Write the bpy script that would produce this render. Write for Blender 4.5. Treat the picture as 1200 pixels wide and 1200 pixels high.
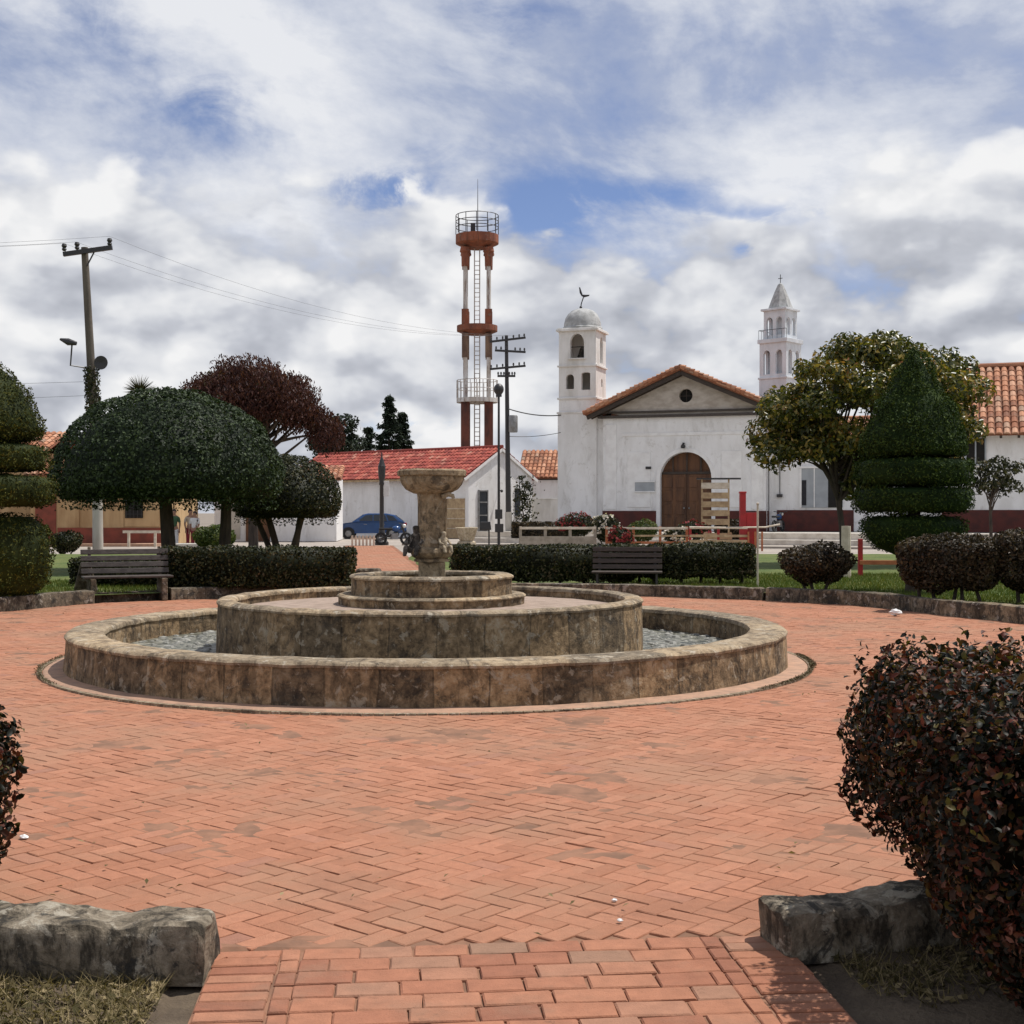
import bpy, bmesh, math, random
import numpy as np
from mathutils import Vector, noise, Matrix

random.seed(7)
RNG = np.random.default_rng(7)
PI = math.pi
R = math.radians
S = bpy.context.scene
for o in list(bpy.data.objects):
    bpy.data.objects.remove(o)
C = S.collection

# ------------------------------------------------------------------ camera
EYE = 1.6
cam_d = bpy.data.cameras.new('camera')
cam = bpy.data.objects.new('camera', cam_d)
C.objects.link(cam)
cam.location = (0, 0, EYE)
cam.rotation_euler = (R(90), 0, 0)
cam_d.sensor_width = 36
cam_d.lens = 36 * 1550 / 1200
cam_d.clip_start = 0.05
cam_d.clip_end = 3000
S.camera = cam
S.render.resolution_x = 1024
S.render.resolution_y = 1024

# ------------------------------------------------------------------ light
SUN_EL = 66.0
SUN_AZ = 64.0           # clockwise from +Y (north): from the right, slightly behind the scene
sd = Vector((math.sin(R(SUN_AZ)) * math.cos(R(SUN_EL)), math.cos(R(SUN_AZ)) * math.cos(R(SUN_EL)), math.sin(R(SUN_EL))))
sun_d = bpy.data.lights.new('sun', 'SUN')
sun_d.energy = 4.7
sun_d.angle = R(0.6)
sun_d.color = (1.0, 0.96, 0.90)
sun = bpy.data.objects.new('sun', sun_d)
C.objects.link(sun)
sun.location = (30, 10, 40)
sun.rotation_euler = sd.to_track_quat('Z', 'Y').to_euler()

S.view_settings.view_transform = 'Standard'
S.view_settings.look = 'None'
S.view_settings.exposure = 0.0
S.view_settings.gamma = 1.0

# ------------------------------------------------------------------ node helpers
class G:
    """small node-graph helper"""
    def __init__(self, tree):
        self.t = tree
        self.n = tree.nodes
        self.l = tree.links
    def node(self, kind, **kw):
        nd = self.n.new(kind)
        ins = kw.pop('ins', {})
        for k, v in kw.items():
            setattr(nd, k, v)
        for k, v in ins.items():
            self.put(nd.inputs[k], v)
        return nd
    def put(self, sock, v):
        if hasattr(v, 'is_output') or isinstance(v, bpy.types.NodeSocket):
            self.l.new(v, sock)
        else:
            if sock.type == 'RGBA' and len(v) == 3:
                v = (*v, 1)
            sock.default_value = v
    def math(self, op, a, b=None, c=None, clamp=False):
        nd = self.n.new('ShaderNodeMath')
        nd.operation = op
        nd.use_clamp = clamp
        self.put(nd.inputs[0], a)
        if b is not None: self.put(nd.inputs[1], b)
        if c is not None: self.put(nd.inputs[2], c)
        return nd.outputs[0]
    def vmul(self, v, s):
        nd = self.n.new('ShaderNodeVectorMath'); nd.operation = 'MULTIPLY'
        self.put(nd.inputs[0], v); self.put(nd.inputs[1], s)
        return nd.outputs[0]
    def vadd(self, v, s):
        nd = self.n.new('ShaderNodeVectorMath'); nd.operation = 'ADD'
        self.put(nd.inputs[0], v); self.put(nd.inputs[1], s)
        return nd.outputs[0]
    def mix(self, f, a, b, mode='MIX'):
        nd = self.n.new('ShaderNodeMix'); nd.data_type = 'RGBA'; nd.blend_type = mode
        self.put(nd.inputs[0], f); self.put(nd.inputs[6], a); self.put(nd.inputs[7], b)
        return nd.outputs[2]
    def noise(self, vec, scale, detail=4, rough=0.55, dist=0.0, dims='3D'):
        nd = self.n.new('ShaderNodeTexNoise'); nd.noise_dimensions = dims
        if vec is not None: self.put(nd.inputs['Vector'], vec)
        nd.inputs['Scale'].default_value = scale
        nd.inputs['Detail'].default_value = detail
        nd.inputs['Roughness'].default_value = rough
        nd.inputs['Distortion'].default_value = dist
        return nd.outputs['Fac']
    def smooth(self, x, a, b, lo=0.0, hi=1.0):
        nd = self.n.new('ShaderNodeMapRange'); nd.interpolation_type = 'SMOOTHSTEP'
        self.put(nd.inputs[0], x)
        nd.inputs[1].default_value = a; nd.inputs[2].default_value = b
        nd.inputs[3].default_value = lo; nd.inputs[4].default_value = hi
        return nd.outputs[0]
    def ramp(self, f, stops):
        nd = self.n.new('ShaderNodeValToRGB')
        self.put(nd.inputs[0], f)
        els = nd.color_ramp.elements
        while len(els) < len(stops): els.new(0.5)
        for e, (p, c) in zip(els, stops):
            e.position = p; e.color = (*c, 1)
        return nd.outputs[0]

# ------------------------------------------------------------------ sky (world)
W = bpy.data.worlds.new('World')
S.world = W
W.use_nodes = True
g = G(W.node_tree)
for nd in list(g.n): g.n.remove(nd)
sky = g.node('ShaderNodeTexSky', sky_type='NISHITA', sun_disc=False)
sky.sun_elevation = R(SUN_EL)
sky.sun_rotation = R(SUN_AZ)
sky.air_density = 1.0
sky.dust_density = 0.6
sky.altitude = 2500
tc = g.node('ShaderNodeTexCoord')
sep = g.node('ShaderNodeSeparateXYZ', ins={0: tc.outputs['Generated']})
az = g.math('ARCTAN2', sep.outputs[0], sep.outputs[1])
el = g.math('ARCSINE', sep.outputs[2])
def comb(a, b, c=0.0):
    return g.node('ShaderNodeCombineXYZ', ins={0: a, 1: b, 2: c}).outputs[0]
p_low = comb(az, g.math('MULTIPLY', el, 1.6), 3.7)
def puffs(off, fine):
    """billowing density: fractal noise plus rounded cells at three sizes"""
    p = g.vadd(p_low, off)
    wv = g.node('ShaderNodeTexNoise', noise_dimensions='2D', ins={'Vector': p, 'Scale': 9.0, 'Detail': 4.0, 'Roughness': 0.6}).outputs['Color']
    wp = g.vadd(p, g.vmul(g.vadd(wv, (-0.5, -0.5, -0.5)), (0.075, 0.06, 0.06)))
    d = g.math('MULTIPLY', g.noise(p, 4.4, 5, 0.55, 0.1, dims='2D'), 0.62)
    for sc, wgt in ((9.0, 0.20), (22.0, 0.12), (50.0, 0.06))[:3 if fine else 2]:
        v = g.node('ShaderNodeTexVoronoi', feature='SMOOTH_F1', voronoi_dimensions='2D', ins={'Vector': wp, 'Scale': sc, 'Smoothness': 0.55}).outputs['Distance']
        d = g.math('ADD', d, g.math('MULTIPLY', g.math('SUBTRACT', 0.75, v), wgt))
    if fine:
        d = g.math('ADD', d, g.math('MULTIPLY', g.math('SUBTRACT', g.noise(p, 40.0, 6, 0.6, 0.3, dims='2D'), 0.5), 0.10))
    return d
n1 = g.math('ADD', puffs((0.0, 0.0, 0.0), True), 0.06)
n1s = puffs((0.0, 0.0, 0.0), False)
n1u = puffs((-0.006, 0.030, 0.0), False)
nbig = g.noise(p_low, 2.6, 3, 0.55, dims='2D')
p_hi = comb(g.math('ADD', az, g.math('MULTIPLY', el, 0.35)), g.math('MULTIPLY', el, 1.75), 9.1)
n2 = g.noise(p_hi, 4.6, 10, 0.60, 0.15, dims='2D')
n2u = g.noise(g.vadd(p_hi, (0.0, 0.03, 0.0)), 4.6, 10, 0.60, 0.15)
# clear-blue windows in the cloud deck (direction of the gap, half widths, strength)
def blob(a0, e0, wa, we, k):
    da = g.math('DIVIDE', g.math('SUBTRACT', az, a0), wa)
    de = g.math('DIVIDE', g.math('SUBTRACT', el, e0), we)
    d2 = g.math('ADD', g.math('MULTIPLY', da, da), g.math('MULTIPLY', de, de))
    return g.math('MULTIPLY', g.math('POWER', 2.718, g.math('MULTIPLY', d2, -1.0)), k)
def pxang(px, py):
    x = (px - 600) / 1550; z = (600 - py) / 1550
    return math.atan(x), math.atan(z / math.sqrt(1 + x * x))
HOLES = [(445, 222, .045, .016, .27), (640, 238, .045, .024, .27), (780, 228, .07, .012, .18), (900, 250, .06, .009, .16), (350, 125, .085, .045, .10), (250, 110, .05, .035, .10),
         (590, 30, .06, .03, .10), (505, 505, .06, .022, .24), (610, 500, .03, .02, .12), (875, 290, .014, .009, .16), (520, 180, .04, .02, .12), (110, 25, .05, .02, .10)]
gap = None
for (px, py, wa, we, k) in HOLES:
    a0, e0 = pxang(px, py)
    b = blob(a0, e0, wa, we, k)
    gap = b if gap is None else g.math('ADD', gap, b)
wisp = g.noise(g.vadd(p_hi, (3.0, 1.0, 0.0)), 11.0, 8, 0.65, 0.6)
gap = g.math('MULTIPLY', gap, g.smooth(wisp, 0.36, 0.60, 0.25, 1.15))
# cumulus deck low down, thin ragged sheet above
edge = g.math('ADD', el, g.math('MULTIPLY', g.math('SUBTRACT', n1, 0.5), -0.30))
lowmask = g.smooth(edge, 0.20, 0.255, 1.0, 0.0)
cov_low = g.smooth(g.math('SUBTRACT', g.math('ADD', n1, 0.17), gap), 0.44, 0.58)
cov_hi = g.smooth(g.math('SUBTRACT', g.math('ADD', g.math('MULTIPLY', n2, 0.75), g.math('MULTIPLY', nbig, 0.25)), g.math('MULTIPLY', gap, 0.95)), 0.17, 0.47)
cov_hi = g.math('MULTIPLY', cov_hi, 0.93)
cov = g.math('ADD', g.math('MULTIPLY', cov_low, lowmask), g.math('MULTIPLY', cov_hi, g.math('SUBTRACT', 1.0, lowmask)))
cov = g.math('MULTIPLY', cov, g.smooth(el, 0.6, 1.1, 1.0, 0.5))
shade = g.math('ADD', g.math('SUBTRACT', n1s, n1u), g.math('MULTIPLY', g.math('SUBTRACT', n1, 0.55), 0.85))
lit = g.math('ADD', g.math('MULTIPLY', shade, 2.8), g.math('MULTIPLY', g.math('SUBTRACT', nbig, 0.5), 0.45))
lit = g.math('ADD', g.math('ADD', lit, 0.42), g.math('MULTIPLY', el, 1.1), clamp=True)
ccol_low = g.ramp(lit, [(0.0, (4.1, 4.3, 4.85)), (0.36, (5.6, 5.8, 6.35)), (0.6, (7.2, 7.35, 7.7)), (1.0, (9.0, 9.0, 9.05))])
lit2 = g.math('ADD', g.math('ADD', g.math('MULTIPLY', g.math('SUBTRACT', n2, 0.5), 1.2), g.math('MULTIPLY', g.math('SUBTRACT', n2, n2u), 2.0)), 0.5, clamp=True)
ccol_hi = g.ramp(lit2, [(0.05, (4.5, 5.0, 6.3)), (0.5, (6.3, 6.65, 7.5)), (1.0, (8.5, 8.6, 8.85))])
ccol = g.mix(lowmask, ccol_hi, ccol_low)
scol = g.mix(1.0, sky.outputs[0], (1.05, 1.0, 1.12), 'MULTIPLY')
final = g.mix(cov, scol, ccol)
# below the horizon: plain ground bounce
final = g.mix(g.smooth(el, -0.03, 0.0, 1.0, 0.0), final, (1.6, 1.4, 1.2))
bg = g.node('ShaderNodeBackground', ins={'Color': final, 'Strength': 0.1})
out = g.node('ShaderNodeOutputWorld', ins={'Surface': bg.outputs[0]})

# ------------------------------------------------------------------ materials
MATS = {}
def newmat(name):
    m = bpy.data.materials.new(name)
    m.use_nodes = True
    gg = G(m.node_tree)
    bs = gg.n['Principled BSDF']
    MATS[name] = m
    return m, gg, bs
def objco(gg):
    return gg.node('ShaderNodeTexCoord').outputs['Object']
def bump(gg, bs, h, strength=0.3, dist=0.02):
    b = gg.node('ShaderNodeBump', ins={'Height': h, 'Strength': strength, 'Distance': dist})
    gg.l.new(b.outputs[0], bs.inputs['Normal'])
def plain(name, c1, c2=None, scale=6.0, rough=0.7, bmp=0.2, metal=0.0, streak=1.0, spec=0.4, detail=6, bscale=None):
    m, gg, bs = newmat(name)
    co = objco(gg)
    v = gg.vmul(co, (1, 1, 1 / streak))
    n = gg.noise(v, scale, detail, 0.6)
    c2 = c2 or tuple(x * 0.75 for x in c1)
    gg.put(bs.inputs['Base Color'], gg.mix(gg.smooth(n, 0.35, 0.68), c1, c2))
    bs.inputs['Roughness'].default_value = rough
    bs.inputs['Metallic'].default_value = metal
    bs.inputs['Specular IOR Level'].default_value = spec
    if bmp:
        bump(gg, bs, gg.noise(co, bscale or scale * 6, 5, 0.6), bmp, 0.02)
    return m
def rust_runs(m):
    gg = G(m.node_tree); bs = gg.n['Principled BSDF']
    old = bs.inputs['Base Color'].links[0].from_socket
    co = objco(gg)
    r = gg.noise(gg.vmul(co, (1, 1, 0.10)), 4.5, 8, 0.72, 0.2)
    c = gg.mix(gg.smooth(r, 0.52, 0.62, 0, 0.75), old, (0.13, 0.055, 0.028))
    b = gg.noise(co, 3.0, 8, 0.7, 0.4)
    c = gg.mix(gg.smooth(b, 0.57, 0.64, 0, 0.6), c, (0.22, 0.17, 0.13))
    gg.l.new(c, bs.inputs['Base Color'])
def attr_mat(name, stops, rough=0.75, var=0.35, nscale=9.0, bmp=0.25, bscale=60.0, spec=0.35, dirt=None, dirt_scale=0.8, dirt_lo=0.5, dirt_hi=0.75, stain=None):
    """colour per face from the 'rnd' attribute, broken up by noise"""
    m, gg, bs = newmat(name)
    co = objco(gg)
    a = gg.node('ShaderNodeAttribute', attribute_name='rnd').outputs['Fac']
    col = gg.ramp(a, stops)
    n = gg.noise(co, nscale, 6, 0.6)
    k = gg.math('ADD', 1.0 - var * 0.5, gg.math('MULTIPLY', n, var))
    col = gg.mix(1.0, col, gg.node('ShaderNodeCombineColor', ins={0: k, 1: k, 2: k}).outputs[0], 'MULTIPLY')
    if dirt:
        d = gg.noise(co, dirt_scale, 8, 0.65)
        col = gg.mix(gg.smooth(d, dirt_lo, dirt_hi, 0, 0.75), col, dirt)
    if stain:
        d2 = gg.noise(gg.vadd(co, (7, 2, 0)), 0.9, 9, 0.7, 0.6)
        col = gg.mix(gg.smooth(d2, 0.54, 0.66, 0, 0.45), col, stain)
        d3 = gg.noise(gg.vadd(co, (1, 9, 0)), 6.0, 7, 0.75, 0.4)
        col = gg.mix(gg.smooth(d3, 0.60, 0.70, 0, 0.6), col, tuple(x * 0.6 for x in stain))
    gg.put(bs.inputs['Base Color'], col)
    bs.inputs['Roughness'].default_value = rough
    bs.inputs['Specular IOR Level'].default_value = spec
    if bmp:
        bump(gg, bs, gg.noise(co, bscale, 6, 0.65), bmp, 0.01)
    return m
def foliage(name, stops, rough=0.5, transl=0.25, spec=0.2, patch=0.5, pscale=1.4):
    m, gg, bs = newmat(name)
    co = objco(gg)
    a = gg.node('ShaderNodeAttribute', attribute_name='rnd').outputs['Fac']
    n = gg.noise(co, pscale, 4, 0.6)
    f = gg.math('ADD', a, gg.math('MULTIPLY', gg.math('SUBTRACT', n, 0.5), patch * 2), clamp=True)
    col = gg.ramp(f, stops)
    gg.put(bs.inputs['Base Color'], col)
    bs.inputs['Roughness'].default_value = rough
    bs.inputs['Specular IOR Level'].default_value = spec
    tr = gg.node('ShaderNodeBsdfTranslucent', ins={'Color': gg.mix(1.0, col, (1.3, 1.35, 0.6), 'MULTIPLY')})
    mx = gg.node('ShaderNodeMixShader', ins={0: transl, 1: bs.outputs[0], 2: tr.outputs[0]})
    gg.l.new(mx.outputs[0], gg.n['Material Output'].inputs['Surface'])
    return m

# brick paving
BRICKS = [(0.0, (0.308, 0.130, 0.072)), (0.3, (0.350, 0.150, 0.084)), (0.65, (0.370, 0.160, 0.091)), (0.93, (0.395, 0.176, 0.102)), (1.0, (0.30, 0.138, 0.09))]
attr_mat('paving_brick', BRICKS, rough=0.9, var=0.55, nscale=22, bmp=0.6, bscale=120, dirt=(0.315, 0.172, 0.105), dirt_scale=0.7, dirt_lo=0.42, dirt_hi=0.66, stain=(0.25, 0.118, 0.07))
attr_mat('path_brick', [(0.0, (0.25, 0.10, 0.058)), (0.3, (0.31, 0.127, 0.072)), (0.7, (0.345, 0.15, 0.085)), (0.92, (0.33, 0.16, 0.098)), (1.0, (0.24, 0.14, 0.09))], rough=0.9, var=0.75, nscale=12, bmp=0.5, bscale=90, stain=(0.16, 0.085, 0.055), dirt=(0.24, 0.14, 0.09), dirt_scale=2.2)
plain('joint_sand', (0.27, 0.135, 0.08), (0.16, 0.085, 0.052), scale=5, rough=0.95)

def stone_mat(name, light, mid, dark, lich, bw=0.62, bh=0.4, uvblocks=True, spread=1.0):
    m, gg, bs = newmat(name)
    tcn = gg.node('ShaderNodeTexCoord')
    co = tcn.outputs['Object']
    uv = tcn.outputs['UV']
    n = gg.noise(co, 2.6, 8, 0.66, 0.3)
    n_f = gg.noise(co, 11.0, 10, 0.74, 0.3)
    st = gg.noise(gg.vmul(co, (1, 1, 0.35)), 7.5, 8, 0.7, 0.3)
    col = gg.ramp(gg.math('ADD', gg.math('MULTIPLY', n, 0.4), gg.math('MULTIPLY', n_f, 0.6)), [(0.40, dark), (0.475, mid), (0.555, light), (0.64, lich)])
    hgt = gg.math('ADD', gg.math('MULTIPLY', n_f, 0.6), n)
    if uvblocks:
        br = gg.node('ShaderNodeTexBrick', offset=0.5, squash=1.0, ins={'Vector': gg.vadd(uv, gg.node('ShaderNodeVectorMath', operation='SCALE', ins={0: gg.node('ShaderNodeTexNoise', ins={'Vector': co, 'Scale': 3.0}).outputs['Color'], 3: 0.05}).outputs[0]),
                     'Color1': (0.55, 0.55, 0.55, 1), 'Color2': (1.25, 1.15, 1.0, 1), 'Mortar': (0.5, 0.48, 0.45, 1), 'Scale': 1.0, 'Mortar Size': 0.007, 'Mortar Smooth': 0.3, 'Bias': 0.0, 'Brick Width': bw, 'Row Height': bh})
        col = gg.mix(0.85, col, br.outputs['Color'], 'MULTIPLY')
        hgt = gg.math('SUBTRACT', hgt, gg.math('MULTIPLY', br.outputs['Fac'], 0.9))
    # rain stains and lichen with their own shapes
    col = gg.mix(gg.smooth(st, 0.49, 0.60, 0, 0.8 * spread), col, tuple(x * 0.35 for x in dark))
    blot = gg.noise(co, 4.3, 9, 0.75, 0.8)
    col = gg.mix(gg.smooth(blot, 0.535, 0.59, 0, 0.82 * spread), col, (0.035, 0.033, 0.03))
    bl2 = gg.noise(gg.vadd(co, (5, 3, 1)), 8.0, 8, 0.7, 0.5)
    col = gg.mix(gg.smooth(bl2, 0.565, 0.62, 0, 0.6), col, lich)
    gg.put(bs.inputs['Base Color'], col)
    bs.inputs['Roughness'].default_value = 0.9
    bs.inputs['Specular IOR Level'].default_value = 0.25
    hgt = gg.math('ADD', hgt, gg.math('MULTIPLY', gg.noise(co, 45.0, 6, 0.7), 0.35))
    bump(gg, bs, hgt, 1.0, 0.035)
    return m
stone_mat('fountain_stone', (0.36, 0.265, 0.165), (0.215, 0.155, 0.095), (0.080, 0.060, 0.042), (0.44, 0.38, 0.29), 0.45, 0.62, spread=0.62)
stone_mat('fountain_coping', (0.46, 0.37, 0.26), (0.33, 0.26, 0.18), (0.17, 0.132, 0.092), (0.54, 0.48, 0.38), 0.9, 2.0, spread=0.55)
stone_mat('column_stone', (0.37, 0.28, 0.175), (0.26, 0.195, 0.12), (0.13, 0.098, 0.062), (0.42, 0.36, 0.27), uvblocks=False, spread=0.7)
stone_mat('pale_stone', (0.50, 0.42, 0.30), (0.40, 0.33, 0.23), (0.24, 0.19, 0.13), (0.52, 0.47, 0.38), uvblocks=False, spread=0.3)
stone_mat('dark_stone', (0.10, 0.085, 0.07), (0.07, 0.06, 0.05), (0.035, 0.03, 0.026), (0.30, 0.27, 0.23), uvblocks=False)
stone_mat('kerb_stone', (0.26, 0.21, 0.15), (0.155, 0.125, 0.09), (0.065, 0.053, 0.04), (0.42, 0.38, 0.32), 0.8, 2.0, spread=0.9)
stone_mat('near_block_stone', (0.29, 0.24, 0.175), (0.17, 0.138, 0.098), (0.05, 0.042, 0.031), (0.50, 0.45, 0.36), uvblocks=False, spread=1.0)
plain('gravel_floor', (0.36, 0.27, 0.215), (0.26, 0.195, 0.15), scale=7, rough=0.95, bmp=0.6, bscale=60)
attr_mat('pebble', [(0.0, (0.10, 0.10, 0.085)), (0.5, (0.21, 0.205, 0.18)), (1.0, (0.34, 0.33, 0.29))], rough=0.6, var=0.6)
plain('apron_tile', (0.42, 0.25, 0.165), (0.30, 0.19, 0.13), scale=8, rough=0.9, bmp=0.4)
plain('moss', (0.085, 0.075, 0.03), (0.16, 0.12, 0.07), scale=14, rough=1.0, bmp=0.8)
# shallow murky water
m, gg, bs = newmat('water')
co = objco(gg)
n = gg.noise(co, 9, 6, 0.65, 0.4)
gg.put(bs.inputs['Base Color'], gg.ramp(n, [(0.40, (0.035, 0.04, 0.03)), (0.5, (0.13, 0.13, 0.10)), (0.6, (0.30, 0.29, 0.24))]))
bs.inputs['Roughness'].default_value = 0.3
bs.inputs['Specular IOR Level'].default_value = 0.35
bump(gg, bs, gg.noise(co, 16, 5, 0.65, 0.4), 0.8, 0.04)

# grounds
plain('soil', (0.085, 0.062, 0.042), (0.14, 0.105, 0.07), scale=5, rough=1.0, bmp=0.9, bscale=40)
plain('lawn', (0.062, 0.095, 0.017), (0.12, 0.135, 0.032), scale=1.2, rough=0.95, bmp=0.8, bscale=45, detail=9)
plain('street', (0.36, 0.315, 0.27), (0.27, 0.235, 0.20), scale=0.5, rough=0.9, bmp=0.3, bscale=25)
plain('ground', (0.24, 0.20, 0.16), (0.17, 0.14, 0.11), scale=0.15, rough=0.95)
plain('concrete', (0.55, 0.51, 0.45), (0.40, 0.37, 0.32), scale=1.5, rough=0.85, bmp=0.25)
plain('white_kerb', (0.62, 0.57, 0.50), (0.45, 0.40, 0.34), scale=2.5, rough=0.8)
# buildings
m, gg, bs = newmat('white_wall')
co = objco(gg)
n_a = gg.noise(gg.vmul(co, (1, 1, 0.4)), 1.1, 7, 0.62)
col = gg.mix(gg.smooth(n_a, 0.38, 0.66), (0.83, 0.82, 0.81), (0.72, 0.705, 0.685))
n_b = gg.noise(gg.vmul(co, (1, 1, 0.3)), 1.7, 9, 0.72, 0.4)
col = gg.mix(gg.smooth(n_b, 0.54, 0.68, 0, 0.42), col, (0.43, 0.405, 0.37))
n_c = gg.noise(gg.vadd(co, (3, 8, 2)), 1.9, 9, 0.7, 0.5)
col = gg.mix(gg.smooth(n_c, 0.58, 0.66, 0, 0.4), col, (0.46, 0.43, 0.38))
gg.put(bs.inputs['Base Color'], col)
bs.inputs['Roughness'].default_value = 0.9
bump(gg, bs, gg.math('ADD', gg.noise(co, 18, 6, 0.65), gg.math('MULTIPLY', n_c, 1.5)), 0.35, 0.03)
plain('cool_white', (0.70, 0.735, 0.77), (0.56, 0.585, 0.61), scale=1.3, rough=0.85, bmp=0.15, streak=2.5)
plain('weathered_wood', (0.36, 0.31, 0.25), (0.24, 0.205, 0.16), scale=4, rough=0.9)
plain('white_trim', (0.84, 0.83, 0.81), (0.74, 0.72, 0.70), scale=2.0, rough=0.8, bmp=0.1)
plain('grey_render', (0.52, 0.47, 0.41), (0.37, 0.32, 0.27), scale=1.6, rough=0.95, streak=0.5, bmp=0.4)
plain('dome_grey', (0.46, 0.46, 0.45), (0.30, 0.30, 0.29), scale=3.5, rough=0.9, bmp=0.5)
plain('tower_wall', (0.78, 0.76, 0.73), (0.60, 0.575, 0.53), scale=1.6, rough=0.9, bmp=0.25, streak=3.0)
plain('maroon_paint', (0.10, 0.021, 0.015), (0.06, 0.016, 0.013), scale=2.0, rough=0.7)
plain('ochre_wall', (0.52, 0.36, 0.19), (0.36, 0.225, 0.11), scale=1.6, rough=0.9, streak=4.0, bmp=0.25)
plain('brick_red_paint', (0.26, 0.065, 0.04), (0.17, 0.05, 0.032), scale=2.0, rough=0.8)
plain('door_wood', (0.15, 0.066, 0.028), (0.07, 0.032, 0.016), scale=4.0, rough=0.6, streak=8.0)
plain('dark_wood', (0.062, 0.045, 0.034), (0.035, 0.026, 0.021), scale=6.0, rough=0.7, streak=0.2)
plain('bench_wood', (0.078, 0.064, 0.055), (0.04, 0.03, 0.025), scale=9.0, rough=0.55, streak=0.4)
plain('cream_wood', (0.48, 0.35, 0.20), (0.32, 0.215, 0.12), scale=5.0, rough=0.7)
plain('white_wood', (0.66, 0.58, 0.47), (0.50, 0.42, 0.32), scale=5.0, rough=0.7)
plain('red_paint', (0.40, 0.022, 0.024), (0.28, 0.02, 0.02), scale=3.0, rough=0.5, bmp=0.05)
plain('orange_paint', (0.44, 0.15, 0.06), (0.33, 0.10, 0.04), scale=3.0, rough=0.6)
plain('void', (0.018, 0.016, 0.014), (0.012, 0.011, 0.01), scale=2.0, rough=0.9, bmp=0)
plain('shutter_grey', (0.36, 0.38, 0.40), (0.30, 0.32, 0.34), scale=2.0, rough=0.4)
TILES = [(0.0, (0.22, 0.085, 0.045)), (0.3, (0.36, 0.145, 0.075)), (0.65, (0.46, 0.215, 0.12)), (0.9, (0.54, 0.30, 0.19)), (1.0, (0.30, 0.20, 0.14))]
attr_mat('clay_tile', TILES, rough=0.85, var=0.6, nscale=2.5, bmp=0.2, bscale=20, dirt=(0.16, 0.10, 0.07), dirt_scale=0.9, dirt_lo=0.5, dirt_hi=0.75, stain=(0.13, 0.085, 0.06))
attr_mat('red_tile', [(0.0, (0.20, 0.036, 0.026)), (0.5, (0.33, 0.06, 0.042)), (0.9, (0.40, 0.10, 0.065)), (1.0, (0.44, 0.20, 0.14))], rough=0.8, var=0.7, nscale=2.0, bmp=0.1, bscale=20, stain=(0.17, 0.07, 0.05))
# metal, misc
plain('cable_grey', (0.16, 0.16, 0.17), (0.12, 0.12, 0.13), scale=8, rough=0.6, bmp=0)
plain('black_metal', (0.022, 0.022, 0.024), (0.035, 0.03, 0.028), scale=8, rough=0.45, bmp=0.05, spec=0.5)
plain('grey_metal', (0.30, 0.30, 0.30), (0.20, 0.19, 0.18), scale=5, rough=0.5, metal=0.4)
plain('weathered_pole', (0.15, 0.125, 0.10), (0.08, 0.068, 0.056), scale=3, rough=0.9, streak=6)
plain('pale_concrete_pole', (0.46, 0.43, 0.38), (0.33, 0.30, 0.26), scale=3, rough=0.9, streak=4)
m = plain('tower_white', (0.66, 0.65, 0.63), (0.44, 0.38, 0.31), scale=1.6, rough=0.7, streak=4)
rust_runs(m)
m = plain('tower_orange', (0.30, 0.095, 0.045), (0.15, 0.052, 0.03), scale=1.0, rough=0.75, streak=3)
rust_runs(m)
plain('tower_weathered', (0.23, 0.15, 0.10), (0.10, 0.06, 0.045), scale=1.5, rough=0.9, streak=4)
plain('tower_rust', (0.17, 0.055, 0.035), (0.07, 0.032, 0.025), scale=1.6, rough=0.85, streak=3)
plain('car_paint', (0.016, 0.066, 0.20), (0.013, 0.055, 0.17), scale=2, rough=0.22, bmp=0, spec=0.6)
plain('dark_glass', (0.012, 0.016, 0.022), (0.016, 0.02, 0.026), scale=2, rough=0.08, bmp=0, spec=0.6)
plain('rubber', (0.02, 0.02, 0.02), (0.03, 0.03, 0.03), scale=20, rough=0.85, bmp=0.1)
plain('lamp_lens', (0.70, 0.70, 0.66), (0.6, 0.6, 0.56), scale=9, rough=0.15, bmp=0)
plain('lens_red', (0.35, 0.015, 0.012), (0.25, 0.012, 0.01), scale=9, rough=0.2, bmp=0)
plain('paper_white', (0.80, 0.79, 0.77), (0.70, 0.69, 0.67), scale=12, rough=0.8)
plain('bark', (0.075, 0.056, 0.042), (0.038, 0.03, 0.024), scale=9, rough=0.95, streak=4, bmp=0.8)
plain('skin', (0.34, 0.19, 0.125), (0.29, 0.16, 0.105), scale=8, rough=0.6, bmp=0)
plain('hair', (0.016, 0.012, 0.010), (0.022, 0.016, 0.012), scale=20, rough=0.6)
plain('cloth_white', (0.72, 0.71, 0.69), (0.6, 0.59, 0.57), scale=7, rough=0.9)
plain('cloth_green', (0.06, 0.12, 0.06), (0.045, 0.09, 0.045), scale=7, rough=0.9)
plain('cloth_red', (0.30, 0.03, 0.045), (0.22, 0.025, 0.035), scale=7, rough=0.9)
plain('cloth_dark', (0.03, 0.03, 0.035), (0.02, 0.02, 0.024), scale=7, rough=0.9)
plain('cloth_cream', (0.55, 0.45, 0.34), (0.45, 0.37, 0.28), scale=7, rough=0.9)
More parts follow.
